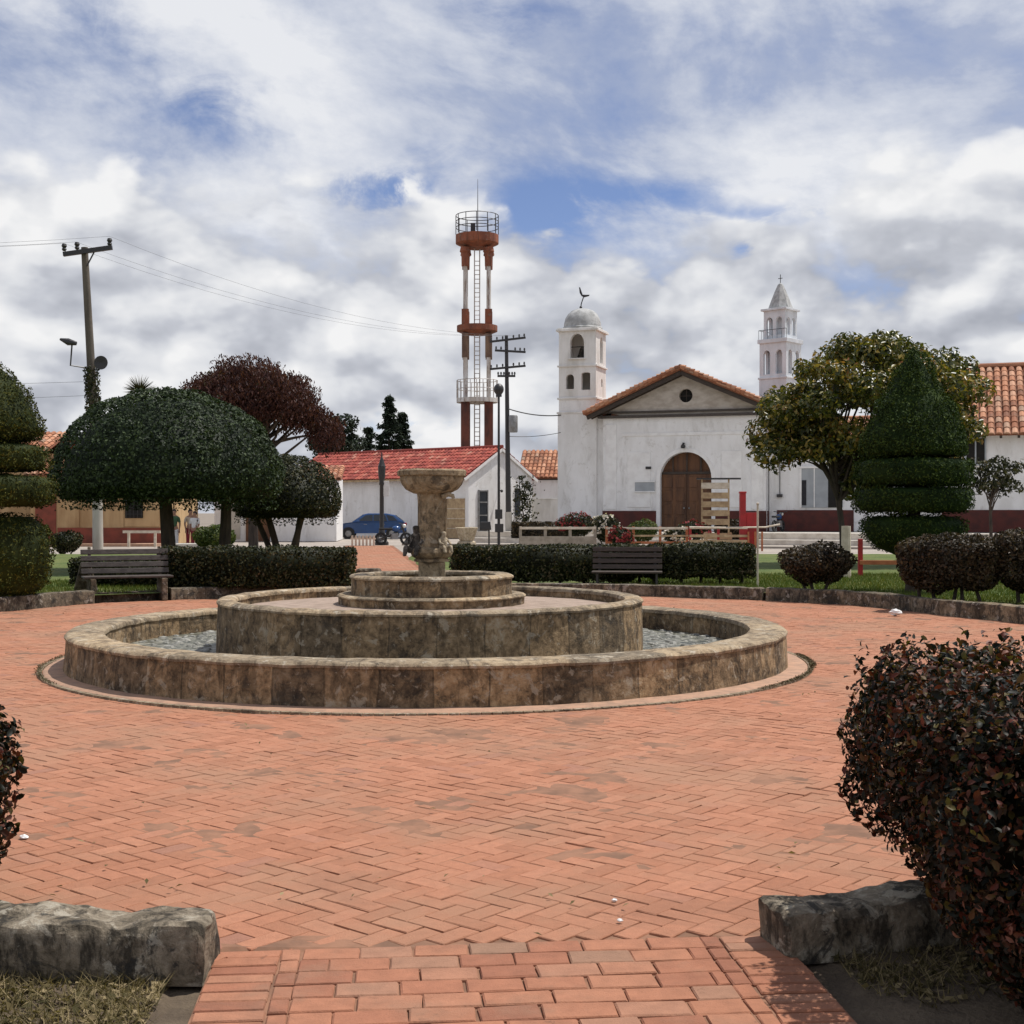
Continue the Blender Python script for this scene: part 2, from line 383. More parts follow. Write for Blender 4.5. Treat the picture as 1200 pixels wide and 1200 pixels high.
# foliage
foliage('leaf_dome', [(0.0, (0.008, 0.015, 0.006)), (0.5, (0.020, 0.036, 0.012)), (1.0, (0.060, 0.086, 0.032))], rough=0.6, transl=0.12, spec=0.2)
foliage('leaf_topiary', [(0.0, (0.008, 0.019, 0.005)), (0.5, (0.024, 0.048, 0.008)), (1.0, (0.065, 0.095, 0.016))], rough=0.75, transl=0.12, spec=0.15)
foliage('leaf_topiary_gold', [(0.0, (0.014, 0.021, 0.005)), (0.5, (0.04, 0.052, 0.008)), (1.0, (0.10, 0.095, 0.016))], rough=0.75, transl=0.12, spec=0.15)
foliage('leaf_hedge', [(0.0, (0.007, 0.010, 0.004)), (0.5, (0.024, 0.030, 0.010)), (0.85, (0.065, 0.065, 0.022)), (1.0, (0.10, 0.075, 0.04))], rough=0.55, transl=0.15)
foliage('leaf_hedge_brown', [(0.0, (0.018, 0.014, 0.010)), (0.5, (0.045, 0.036, 0.020)), (0.85, (0.085, 0.055, 0.032)), (1.0, (0.11, 0.085, 0.04))], rough=0.55, transl=0.15)
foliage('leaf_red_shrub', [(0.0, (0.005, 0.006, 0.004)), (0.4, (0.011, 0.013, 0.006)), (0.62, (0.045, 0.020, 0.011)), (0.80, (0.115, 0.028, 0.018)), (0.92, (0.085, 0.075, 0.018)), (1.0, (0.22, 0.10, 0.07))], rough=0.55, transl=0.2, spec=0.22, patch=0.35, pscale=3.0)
foliage('leaf_magnolia', [(0.0, (0.016, 0.026, 0.007)), (0.4, (0.055, 0.068, 0.014)), (0.66, (0.15, 0.14, 0.028)), (0.88, (0.36, 0.25, 0.055)), (1.0, (0.26, 0.10, 0.04))], rough=0.35, transl=0.25, spec=0.4, patch=0.4, pscale=0.6)  # light yellow stops also paint sheen highlights into the yellow-green leaf colour
foliage('leaf_purple', [(0.0, (0.022, 0.010, 0.010)), (0.5, (0.060, 0.022, 0.020)), (0.9, (0.11, 0.045, 0.032)), (1.0, (0.07, 0.06, 0.03))], rough=0.55, transl=0.25, patch=0.4, pscale=0.5)
foliage('leaf_pine', [(0.0, (0.010, 0.018, 0.012)), (1.0, (0.035, 0.052, 0.028))], rough=0.7, transl=0.05)
foliage('leaf_light', [(0.0, (0.03, 0.05, 0.012)), (0.6, (0.08, 0.11, 0.025)), (1.0, (0.16, 0.16, 0.05))], rough=0.55, transl=0.25)
foliage('grass_blade', [(0.0, (0.05, 0.085, 0.014)), (0.6, (0.10, 0.135, 0.024)), (1.0, (0.19, 0.18, 0.05))], rough=0.7, transl=0.2, pscale=0.5)
foliage('dry_grass', [(0.0, (0.05, 0.045, 0.018)), (0.5, (0.14, 0.11, 0.05)), (1.0, (0.32, 0.25, 0.14))], rough=0.9, transl=0.2, pscale=3)
foliage('petal_red', [(0.0, (0.16, 0.015, 0.02)), (1.0, (0.30, 0.05, 0.05))], rough=0.6, transl=0.2)
foliage('petal_white', [(0.0, (0.6, 0.52, 0.45)), (1.0, (0.75, 0.70, 0.64))], rough=0.6, transl=0.2)

# ------------------------------------------------------------------ object helpers
def finish(name, me, mat, parent=None, smooth=False, bevel=0, kind=None, loc=None):
    o = bpy.data.objects.new(name, me)
    C.objects.link(o)
    mats = mat if isinstance(mat, (list, tuple)) else [mat]
    for mm in mats: me.materials.append(MATS[mm])
    if smooth:
        me.polygons.foreach_set('use_smooth', [True] * len(me.polygons))
    if parent: o.parent = parent
    if loc: o.location = loc
    if bevel:
        b = o.modifiers.new('bevel', 'BEVEL'); b.width = bevel; b.segments = 2; b.limit_method = 'ANGLE'; b.angle_limit = R(40)
    if kind: o['kind'] = kind
    return o
def tag(o, label, cat, group=None):
    o['label'] = label; o['category'] = cat
    if group: o['group'] = group
    return o
def thing(name, label, cat, loc=(0, 0, 0), rz=0.0, group=None):
    o = bpy.data.objects.new(name, None)
    C.objects.link(o)
    o.empty_display_size = 0.2
    o.location = loc; o.rotation_euler = (0, 0, rz)
    return tag(o, label, cat, group)
def copy_tree(o, parent=None):
    c = o.copy(); C.objects.link(c)
    if parent: c.parent = parent
    for ch in list(o.children): copy_tree(ch, c)
    return c

class MB:
    """collects shapes into one mesh"""
    def __init__(self):
        self.v = []; self.f = []; self.r = []; self.uv = []
        self.has_uv = False
    def _add(self, vs, fs, rnd=None, uvs=None):
        b = len(self.v)
        self.v.extend([tuple(p) for p in vs])
        for i, f in enumerate(fs):
            self.f.append(tuple(b + k for k in f))
            self.r.append(random.random() if rnd is None else rnd)
            if uvs is not None:
                self.uv.append(uvs[i]); self.has_uv = True
            else:
                self.uv.append([(0, 0)] * len(f))
        return self
    def box(self, c, s, rz=0.0, rx=0.0, ry=0.0, taper=1.0, rnd=None):
        hx, hy, hz = s[0] / 2, s[1] / 2, s[2] / 2
        M = Matrix.Rotation(rz, 3, 'Z') @ Matrix.Rotation(ry, 3, 'Y') @ Matrix.Rotation(rx, 3, 'X')
        vs = []
        for z, t in ((-hz, 1.0), (hz, taper)):
            for x, y in ((-hx, -hy), (hx, -hy), (hx, hy), (-hx, hy)):
                vs.append(Vector(c) + M @ Vector((x * t, y * t, z)))
        fs = [(3, 2, 1, 0), (4, 5, 6, 7), (0, 1, 5, 4), (1, 2, 6, 5), (2, 3, 7, 6), (3, 0, 4, 7)]
        return self._add(vs, fs, rnd)
    def bar(self, a, b, w, d, up=(0, 0, 1), rnd=None):
        """box from a to b, width w (sideways), depth d (along up)"""
        a, b = Vector(a), Vector(b)
        t = (b - a).normalized()
        s = t.cross(Vector(up))
        if s.length < 1e-4: s = t.cross(Vector((1, 0, 0)))
        s.normalize(); u = s.cross(t)
        vs = []
        for p in (a, b):
            for i, j in ((-1, -1), (1, -1), (1, 1), (-1, 1)):
                vs.append(p + s * (i * w / 2) + u * (j * d / 2))
        fs = [(0, 1, 2, 3), (7, 6, 5, 4), (4, 5, 1, 0), (5, 6, 2, 1), (6, 7, 3, 2), (7, 4, 0, 3)]
        return self._add(vs, fs, rnd)
    def tube(self, pts, rad, seg=8, caps=True, rnd=None):
        pts = [Vector(p) for p in pts]
        if not hasattr(rad, '__len__'): rad = [rad] * len(pts)
        vs = []; fs = []
        ref = None
        for i, p in enumerate(pts):
            t = (pts[min(i + 1, len(pts) - 1)] - pts[max(i - 1, 0)]).normalized()
            if ref is None:
                ref = t.cross(Vector((0.13, 0.97, 0.2)))
                if ref.length < 0.1: ref = t.cross(Vector((1, 0, 0)))
            n = (ref - t * ref.dot(t)).normalized(); ref = n
            b = t.cross(n)
            for k in range(seg):
                a = 2 * PI * k / seg
                vs.append(p + (n * math.cos(a) + b * math.sin(a)) * rad[i])
        for i in range(len(pts) - 1):
            for k in range(seg):
                k2 = (k + 1) % seg
                fs.append((i * seg + k, i * seg + k2, (i + 1) * seg + k2, (i + 1) * seg + k))
        if caps:
            fs.append(tuple(range(seg - 1, -1, -1)))
            fs.append(tuple((len(pts) - 1) * seg + k for k in range(seg)))
        return self._add(vs, fs, rnd)
    def lathe(self, prof, seg=48, c=(0, 0, 0), closed=False, jit=0.0, jscale=3.0, square=None, rnd=None, phase=0.0):
        """prof: list of (r,z). closed: ring-shaped section (joins last to first)"""
        n = len(prof); vs = []; fs = []; uvs = []
        arc = [0.0]
        for i in range(1, n): arc.append(arc[-1] + math.hypot(prof[i][0] - prof[i - 1][0], prof[i][1] - prof[i - 1][1]))
        rm = max(p[0] for p in prof)
        for k in range(seg):
            a = 2 * PI * k / seg + phase
            for (r, z) in prof:
                x, y = r * math.cos(a), r * math.sin(a)
                if jit:
                    q = noise.noise_vector(Vector((x * jscale, y * jscale, z * jscale)))
                    d = jit if r > 1e-6 else 0
                    x += q.x * d; y += q.y * d; z += q.z * d
                vs.append((c[0] + x, c[1] + y, c[2] + z))
        m = n if closed else n - 1
        for k in range(seg):
            k2 = (k + 1) % seg
            u0, u1 = k / seg * 2 * PI * rm, (k + 1) / seg * 2 * PI * rm
            for i in range(m):
                j = (i + 1) % n
                fs.append((k * n + i, k2 * n + i, k2 * n + j, k * n + j))
                v0 = arc[i]; v1 = arc[j] if j > i else arc[i] + 0.1
                uvs.append([(u0, v0), (u1, v0), (u1, v1), (u0, v1)])
        return self._add(vs, fs, rnd, uvs)
    def prism(self, pts, d0, d1, axis='Y', rnd=None):
        """2-D outline (x,z) extruded along y (axis Y), or (x,y) along z (axis Z), or (y,z) along x"""
        n = len(pts)
        def mk(p, d):
            return {'Y': (p[0], d, p[1]), 'Z': (p[0], p[1], d), 'X': (d, p[0], p[1])}[axis]
        vs = [mk(p, d0) for p in pts] + [mk(p, d1) for p in pts]
        fs = [tuple(range(n)), tuple(range(2 * n - 1, n - 1, -1))]
        for i in range(n):
            j = (i + 1) % n
            fs.append((i, i + n, j + n, j))
        return self._add(vs, fs, rnd)
    def ball(self, c, r, seg=12, rings=8, s=(1, 1, 1)):
        prof = [(r * math.sin(PI * i / rings), -r * math.cos(PI * i / rings)) for i in range(rings + 1)]
        b = len(self.v)
        self.lathe(prof, seg)
        for i in range(b, len(self.v)):
            x, y, z = self.v[i]
            self.v[i] = (c[0] + x * s[0], c[1] + y * s[1], c[2] + z * s[2])
        return self
    def quad(self, a, b, c, d, rnd=None):
        return self._add([a, b, c, d], [(0, 1, 2, 3)], rnd)
    def build(self, name, mat, parent=None, smooth=False, bevel=0, kind=None, loc=None, fix=True, weld=False):
        me = bpy.data.meshes.new(name)
        me.from_pydata(self.v, [], self.f)
        if self.has_uv:
            l = me.uv_layers.new(name='UVMap')
            flat = []
            for u in self.uv:
                for q in u: flat.extend(q)
            l.data.foreach_set('uv', flat)
        at = me.attributes.new('rnd', 'FLOAT', 'FACE')
        at.data.foreach_set('value', self.r)
        if fix:
            bm = bmesh.new(); bm.from_mesh(me)
            if weld: bmesh.ops.remove_doubles(bm, verts=bm.verts, dist=1e-4)
            bmesh.ops.recalc_face_normals(bm, faces=bm.faces)
            bm.to_mesh(me); bm.free()
        me.validate(); me.update()
        o = finish(name, me, mat, parent, smooth, bevel, kind, loc)
        if smooth:
            me.set_sharp_from_angle(angle=R(35))
        return o

def nz(p, s=1.0, off=0.0):
    return noise.noise(Vector((p[0] * s + off, p[1] * s + off * 0.7, p[2] * s - off)))

# ---- leaves ---------------------------------------------------------------
def leaf_tris(P, N, size, aspect=0.5, fold=0.12, spread=0.8, bias=None, biask=0.0):
    n = len(P)
    Nn = N + spread * RNG.normal(size=(n, 3))
    Nn /= np.linalg.norm(Nn, axis=1)[:, None] + 1e-9
    T = np.cross(Nn, RNG.normal(size=(n, 3)))
    T /= np.linalg.norm(T, axis=1)[:, None] + 1e-9
    if bias is not None:
        T = T * (1 - biask) + np.asarray(bias)[None, :] * biask
        T /= np.linalg.norm(T, axis=1)[:, None] + 1e-9
    B = np.cross(Nn, T)
    B /= np.linalg.norm(B, axis=1)[:, None] + 1e-9
    L = (size * (0.65 + 0.7 * RNG.random(n)))[:, None]
    v0 = P - T * L * 0.5
    v2 = P + T * L * 0.5
    v1 = P + B * L * aspect * 0.5 + Nn * fold * L - T * L * 0.05
    v3 = P - B * L * aspect * 0.5 + Nn * fold * L - T * L * 0.05
    V = np.stack([v0, v1, v2, v3], axis=1).reshape(-1, 3)
    i = np.arange(n)[:, None] * 4
    F = np.concatenate([i + np.array([[0, 1, 2]]), i + np.array([[0, 2, 3]])], axis=1).reshape(-1, 3)
    rv = np.repeat(RNG.random(n), 2)
    return V, F, rv
def leaf_fine(P, N, size, aspect=0.5, fold=0.10, spread=0.8, bias=None, biask=0.0):
    n = len(P)
    Nn = N + spread * RNG.normal(size=(n, 3)); Nn /= np.linalg.norm(Nn, axis=1)[:, None] + 1e-9
    T = np.cross(Nn, RNG.normal(size=(n, 3))); T /= np.linalg.norm(T, axis=1)[:, None] + 1e-9
    if bias is not None:
        T = T * (1 - biask) + bias * biask; T /= np.linalg.norm(T, axis=1)[:, None] + 1e-9
    B = np.cross(Nn, T); B /= np.linalg.norm(B, axis=1)[:, None] + 1e-9
    Nn = np.cross(T, B)
    L = (size * (0.5 + 0.9 * RNG.random(n)))[:, None]
    cu = (RNG.normal(size=n) * 0.10 - 0.06)[:, None]
    def pt(t, w, h): return P + T * L * (t - 0.5) + B * L * aspect * w + Nn * L * (h + cu * 4 * (t - 0.5) ** 2)
    vs = [pt(0, 0, 0), pt(.3, 0, 0), pt(.68, 0, 0), pt(1, 0, 0), pt(.28, .44, fold), pt(.66, .38, fold), pt(.28, -.44, fold), pt(.66, -.38, fold)]
    V = np.stack(vs, 1).reshape(-1, 3)
    i = np.arange(n)[:, None] * 8
    tr = [[0, 1, 4], [1, 5, 4], [1, 2, 5], [2, 3, 5], [0, 6, 1], [1, 6, 7], [1, 7, 2], [2, 7, 3]]
    F = np.concatenate([i + np.array([t]) for t in tr], axis=1).reshape(-1, 3)
    return V, F, np.repeat(RNG.random(n), 8)
def tri_mesh(name, parts, mat, parent=None, kind=None):
    """parts: list of (V,F,r) triangle sets"""
    Vs = []; Fs = []; rs = []; b = 0
    for V, F, r in parts:
        Vs.append(V); Fs.append(F + b); rs.append(r); b += len(V)
    V = np.concatenate(Vs); F = np.concatenate(Fs); r = np.concatenate(rs)
    me = bpy.data.meshes.new(name)
    me.vertices.add(len(V)); me.vertices.foreach_set('co', V.astype(np.float32).ravel())
    me.loops.add(len(F) * 3); me.loops.foreach_set('vertex_index', F.astype(np.int32).ravel())
    me.polygons.add(len(F))
    me.polygons.foreach_set('loop_start', np.arange(0, len(F) * 3, 3, dtype=np.int32))
    at = me.attributes.new('rnd', 'FLOAT', 'FACE'); at.data.foreach_set('value', r.astype(np.float32))
    me.update(); me.validate()
    return finish(name, me, mat, parent, kind=kind)
def mb_tris(mb, val=0.25):
    F = []
    for f in mb.f:
        for k in range(1, len(f) - 1): F.append((f[0], f[k], f[k + 1]))
    return np.array(mb.v, dtype=float), np.array(F, dtype=int), np.full(len(F), val) 
def shell_noise(P, N, amp, scale, off=0.0):
    d = np.array([nz(p, scale, off) + 0.5 * nz(p, scale * 2.3, off + 5) for p in P])
    return P + N * (d * amp)[:, None]
def depth_jit(n, depth):
    return -depth * RNG.random(n) ** 1.5
def pts_ellipsoid(c, r, n, zmin=-1.0, depth=0.12, amp=0.12, scale=1.2, off=0.0):
    d = RNG.normal(size=(int(n * 1.0), 3)); d /= np.linalg.norm(d, axis=1)[:, None]
    m = d[:, 2] < zmin
    d[m, 2] = zmin * (0.6 + 0.4 * RNG.random(m.sum()))
    r = np.array(r)
    N = d / r; N /= np.linalg.norm(N, axis=1)[:, None]
    P = d * r
    P = shell_noise(P + np.array(c), N, amp, scale, off)
    P += N * depth_jit(len(P), depth)[:, None]
    return P, N
def pts_profile(prof, n, depth=0.1, amp=0.06, scale=1.6, off=0.0, c=(0, 0, 0)):
    prof = [np.array(p, float) for p in prof]
    A = []
    for a, b in zip(prof[:-1], prof[1:]):
        A.append(max(1e-6, (a[0] + b[0]) * np.linalg.norm(b - a)))
    A = np.array(A); cum = np.cumsum(A) / A.sum()
    k = np.searchsorted(cum, RNG.random(n))
    a = np.array([prof[i] for i in k]); b = np.array([prof[i + 1] for i in k])
    t = RNG.random(n)[:, None]
    q = a + (b - a) * t
    d = b - a
    nr = np.stack([-d[:, 1], d[:, 0]], 1) if False else np.stack([d[:, 1], -d[:, 0]], 1)
    nr /= np.linalg.norm(nr, axis=1)[:, None] + 1e-9
    th = RNG.random(n) * 2 * PI
    P = np.stack([q[:, 0] * np.cos(th), q[:, 0] * np.sin(th), q[:, 1]], 1)
    N = np.stack([nr[:, 0] * np.cos(th), nr[:, 0] * np.sin(th), nr[:, 1]], 1)
    P = shell_noise(P + np.array(c), N, amp, scale, off)
    P += N * depth_jit(n, depth)[:, None]
    return P, N
def pts_rbox(size, rad, n, depth=0.1, amp=0.06, scale=1.6, off=0.0, bottom=False):
    """rounded box centred in x,y, standing on z=0"""
    L, Wd, H = size
    faces = [('x', 1, Wd * H), ('x', -1, Wd * H), ('y', 1, L * H), ('y', -1, L * H), ('z', 1, L * Wd)]
    if bottom: faces.append(('z', -1, L * Wd))
    A = np.array([f[2] for f in faces]); cum = np.cumsum(A) / A.sum()
    k = np.searchsorted(cum, RNG.random(n))
    u = RNG.random((n, 3)) * 2 - 1
    h = np.array([L / 2, Wd / 2, H / 2])
    P = u * h
    for i, (ax, s, _) in enumerate(faces):
        m = k == i
        P[m, 'xyz'.index(ax)] = s * h['xyz'.index(ax)]
    inner = np.clip(P, -(h - rad), h - rad)
    d = P - inner
    N = d / (np.linalg.norm(d, axis=1)[:, None] + 1e-9)
    P = inner + N * rad + np.array([0, 0, H / 2])
    P = shell_noise(P, N, amp, scale, off)
    P += N * depth_jit(n, depth)[:, None]
    return P, N
def rbox_core(size, shrink, z0=0.0):
    mb = MB()
    L, Wd, H = size
    mb.box((0, 0, (H - shrink) / 2 + z0 / 2), (L - 2 * shrink, Wd - 2 * shrink, H - shrink - z0))
    return mb
def branch(mb, p0, d0, length, r0, r1, seg=7, n=7, wig=0.12, up=0.0, seed=0):
    rr = random.Random(seed)
    p = Vector(p0); d = Vector(d0).normalized(); pts = [p.copy()]; rad = [r0]
    for i in range(n):
        d = (d + Vector((rr.uniform(-1, 1), rr.uniform(-1, 1), rr.uniform(-1, 1))) * wig + Vector((0, 0, up))).normalized()
        p = p + d * (length / n)
        pts.append(p.copy()); rad.append(r0 + (r1 - r0) * (i + 1) / n)
    mb.tube(pts, rad, seg)
    return pts

# ------------------------------------------------------------------ layout of the square
FX, FY = -0.875, 14.42                 # fountain axis
TAB = [(-180, 9.35), (-150, 9.5), (-120, 9.65), (-90, 9.62), (-60, 9.55), (-30, 9.2), (0, 8.95), (20, 9.05), (35, 9.5), (54, 10.7), (65, 11.05), (80, 11.2), (100, 11.2), (115, 11.0), (125, 10.8), (140, 9.9), (160, 9.4), (180, 9.35)]
def rin(th):
    d = (math.degrees(th) + 180) % 360 - 180
    for (a, ra), (b, rb) in zip(TAB[:-1], TAB[1:]):
        if a <= d <= b:
            t = (d - a) / (b - a); t = t * t * (3 - 2 * t)
            return ra + (rb - ra) * t
    return 9.4
def pol(th, r): return (FX + r * math.cos(th), FY + r * math.sin(th))
# path axis: runs through the camera position side to the fountain and on behind it
PATH_END = 0.72       # the straight-laid path runs up to here (metres past PA)
PA = Vector((0.03, 4.2)); PD = Vector((-0.088, 1.0)).normalized(); PS = Vector((PD.y, -PD.x))
def path_pt(s, w, z=0.0):
    q = PA + PD * s + PS * w
    return (q.x, q.y, z)
BA = Vector((-2.12, 25.6)); BD = Vector((-0.125, 1.0)).normalized(); BS = Vector((BD.y, -BD.x))

# ground, one sheet to the horizon
mb = MB()
mb.quad((-900, -300, -0.06), (900, -300, -0.06), (900, 1600, -0.06), (-900, 1600, -0.06))
mb.build('ground', 'ground', kind='structure')
# street beyond the garden
mb = MB()
mb.quad((-70, 46.5, -0.03), (70, 46.5, -0.03), (70, 66, -0.03), (-70, 66, -0.03))
mb.quad((-70, 66, -0.03), (0, 66, -0.03), (0, 100, -0.03), (-70, 100, -0.03))
mb.build('street', 'street', kind='structure')
# sand bed under the paving
mb = MB()
n = 160
ring = [pol(2 * PI * k / n - PI, rin(2 * PI * k / n - PI) + 0.14) for k in range(n)]
vs = []; fs = []
mr = 92
for k in range(n * 3):
    th = 2 * PI * k / (n * 3) - PI
    for i in range(mr + 1):
        r = 3.6 + (rin(th) + 0.14 - 3.6) * i / mr
        x, y = pol(th, r)
        qq = Vector((x, y)) - PA; s_q = qq.dot(PD); w_q = qq.dot(PS)
        lo = 0.0
        if s_q < PATH_END + 0.9 and abs(w_q) < 1.5: lo = -0.005
        if s_q < PATH_END + 0.16 and abs(w_q) < 1.2: lo = -0.001
        if s_q < PATH_END - 0.03 and abs(w_q) < 1.2: lo = -0.03
        vs.append((x, y, lo - 0.0048 + 0.010 * nz((x, y, 0), 0.7) + 0.005 * nz((x, y, 3), 2.2) + 0.010 * nz((x, y, 6), 3.1) + 0.005 * nz((x, y, 7), 9.0)))
for k in range(n * 3):
    for i in range(mr):
        a = k * (mr + 1) + i; b = ((k + 1) % (n * 3)) * (mr + 1) + i
        fs.append((a, b, b + 1, a + 1))
mb._add(vs, fs)
mb.build('paving_bed', 'joint_sand', kind='structure')

# ---- brick paving: every brick modelled, herringbone at 45 degrees to the path
def brick(mb_v, mb_f, mb_r, cx, cy, ang, L, Wd, z=0.0, h=0.04, bev=0.0035, gapw=0.0028):
    L = L - gapw - random.random() ** 3 * 0.008; Wd = Wd - gapw - random.random() ** 3 * 0.007
    ang += random.gauss(0, 0.012)
    ca, sa = math.cos(ang), math.sin(ang)
    tx, ty = random.gauss(0, 0.004), random.gauss(0, 0.007)
    dz = random.gauss(0, 0.0010)
    b = len(mb_v)
    for (l, w, zz) in ((L / 2, Wd / 2, -bev), (L / 2 - bev, Wd / 2 - bev, 0.0)):
        for i, j in ((-1, -1), (1, -1), (1, 1), (-1, 1)):
            x, y = i * l + random.gauss(0, .0013), j * w + random.gauss(0, .0013)
            mb_v.append((cx + x * ca - y * sa, cy + x * sa + y * ca, z + zz + dz + x * tx + y * ty))
    for i, j in ((-1, -1), (1, -1), (1, 1), (-1, 1)):
        x, y = i * L / 2, j * Wd / 2
        mb_v.append((cx + x * ca - y * sa, cy + x * sa + y * ca, z - h))
    r = random.random()
    mb_f.append((b + 4, b + 5, b + 6, b + 7)); mb_r.append(r)
    for i in range(4):
        j = (i + 1) % 4
        mb_f.append((b + i, b + j, b + 4 + j, b + 4 + i)); mb_r.append(r)
        mb_f.append((b + 8 + i, b + 8 + j, b + j, b + i)); mb_r.append(r)
def brick_obj(name, v, f, r, mat, kind='structure'):
    me = bpy.data.meshes.new(name)
    me.from_pydata(v, [], f)
    at = me.attributes.new('rnd', 'FLOAT', 'FACE'); at.data.foreach_set('value', r)
    me.update()
    return finish(name, me, mat, kind=kind)
bv, bf, brr = [], [], []
BW = 0.10
pang = math.atan2(PD.y, PD.x)
hang = pang + R(45)
ch, sh = math.cos(hang), math.sin(hang)
K = 168
for i in range(-K, K):
    for j in range(-K, K):
        d = (i - j) % 4
        if d == 0: lx, ly, a = (i + 1) * BW, (j + 0.5) * BW, 0.0
        elif d == 3: lx, ly, a = (i + 0.5) * BW, (j + 1) * BW, PI / 2
        else: continue
        x = FX + lx * ch - ly * sh; y = FY + lx * sh + ly * ch
        dx, dy = x - FX, y - FY
        rr = math.hypot(dx, dy)
        if rr < 3.95 or rr > 12: continue
        th = math.atan2(dy, dx)
        q = Vector((x, y)) - PA
        s, w = q.dot(PD), q.dot(PS)
        if rr > rin(th) + 0.06 and not (abs(w) < 1.06 and -1 < s < 2): continue
        if s < PATH_END - 0.02 and abs(w) < 1.06: continue
        # slow settling of the paving
        z = 0.010 * nz((x, y, 0), 0.7) + 0.005 * nz((x, y, 3), 2.2)
        brick(bv, bf, brr, x, y, hang + a, 2 * BW, BW, z)
brick_obj('brick_plaza', bv, bf, brr, 'paving_brick')
# front path: running bond across, bordered by soldier bricks and a row of small tiles
pv, pf, pr = [], [], []
def pbrick(s, w, along, L, Wd, z=0.0):
    x, y, _ = path_pt(s, w)
    z += 0.004 * nz((x, y, 9), 1.4)
    brick(pv, pf, pr, x + random.gauss(0, .002), y + random.gauss(0, .002), pang + (0 if along else PI / 2) + random.gauss(0, .012), L, Wd * random.uniform(0.965, 1.0), z, bev=0.005, gapw=0.003 + 0.007 * random.random() ** 4)
RH = 0.126
rows = int((PATH_END + 4.6) / RH)
for k in range(rows):
    s = PATH_END - 0.06 - k * RH
    off = (k % 2) * 0.125 + random.uniform(-.03, .03)
    w = -0.74 + (off - 0.125 if off else 0)
    w = -0.74
    first = True
    while w < 0.74 - 0.03:
        L = 0.22 * random.uniform(0.88, 1.12)
        if first and k % 2: L *= random.uniform(0.4, 0.65)
        if w + L > 0.74: L = 0.74 - w
        first = False
        if L > 0.05: pbrick(s, w + L / 2, False, L, RH)
        w += L
    for sd_ in (-1, 1):
        pbrick(s, sd_ * 0.775, False, 0.07, RH * 0.97)
    
for k in range(int((PATH_END + 4.6) / 0.085)):
    s = PATH_END - 0.04 - k * 0.085
    for sd_ in (-1, 1):
        pbrick(s, sd_ * 0.93, False, 0.235, 0.085)
brick_obj('brick_path', pv, pf, pr, 'path_brick')
mb = MB()
mb.quad(path_pt(-4.6, -1.05, -0.0105), path_pt(-4.6, 1.05, -0.0105), path_pt(0.735, 1.05, -0.0105), path_pt(0.735, -1.05, -0.0105))
mb.build('path_bed', 'joint_sand', kind='structure')
# path behind the fountain to the street
pv2, pf2, pr2 = [], [], []
for k in range(310):
    for w in np.arange(-1.0, 1.0, 0.25):
        s = -1.0 + k * 0.125
        q = BA + BD * s + BS * (w + 0.125 + (0.06 if k % 2 else -0.06))
        if math.hypot(q.x - FX, q.y - FY) < rin(math.atan2(q.y - FY, q.x - FX)) + 0.12: continue
        brick(pv2, pf2, pr2, q.x, q.y, math.atan2(BS.y, BS.x), 0.25, 0.125, 0.0)
brick_obj('brick_path', pv2, pf2, pr2, 'paving_brick')
mb = MB()
qs = [BA + BD * s + BS * w for s, w in ((-1.3, -1.15), (-1.3, 1.15), (38.4, 1.15), (38.4, -1.15))]
mb._add([(q.x, q.y, -0.016) for q in qs], [(0, 1, 2, 3)])
mb.build('path_bed', 'joint_sand', kind='structure')

# ---- garden beds round the plaza
def lawn_z(th, x, y):
    up = max(0.0, min(1.0, (math.sin(th) + 0.35) / 0.6))
    z = -0.01 + 0.16 * up
    q = Vector((x, y)) - BA
    if q.dot(BD) > -3 and abs(q.dot(BS)) < 1.18: z = -0.035
    q = Vector((x, y)) - PA
    if q.dot(PD) < 3 and abs(q.dot(PS)) < 1.2: z = -0.035
    return z
def bed(name, mat, a0, a1, n, rmaxf):
    mb = MB()
    vs = []; fs = []
    m = 22
    for k in range(n + 1):
        th = R(a0 + (a1 - a0) * k / n)
        r0 = rin(th) + 0.10; r1 = rmaxf(th)
        for i in range(m + 1):
            t = (i / m) ** 1.6
            r = r0 + (r1 - r0) * t
            x, y = pol(th, r)
            vs.append((x, y, lawn_z(th, x, y) + 0.018 * nz((x, y, 0), 1.7) - 0.01))
    for k in range(n):
        for i in range(m):
            a = k * (m + 1) + i
            fs.append((a, a + m + 1, a + m + 2, a + 1))
    mb._add(vs, fs)
    return mb.build(name, mat, kind='structure', smooth=True)
def rlim(th):
    c, s = math.cos(th), math.sin(th)
    r = 60.0
    if s > 0.01: r = min(r, (46.0 - FY) / s)
    if c > 0.01: r = min(r, (34 - FX) / c)
    if c < -0.01: r = min(r, (34 + FX) / -c)
    if s < -0.01: r = min(r, (FY + 8) / -s)
    return r
bed('lawn', 'lawn', -25, 205, 500, rlim)
bed('soil', 'soil', 205, 335, 420, rlim)

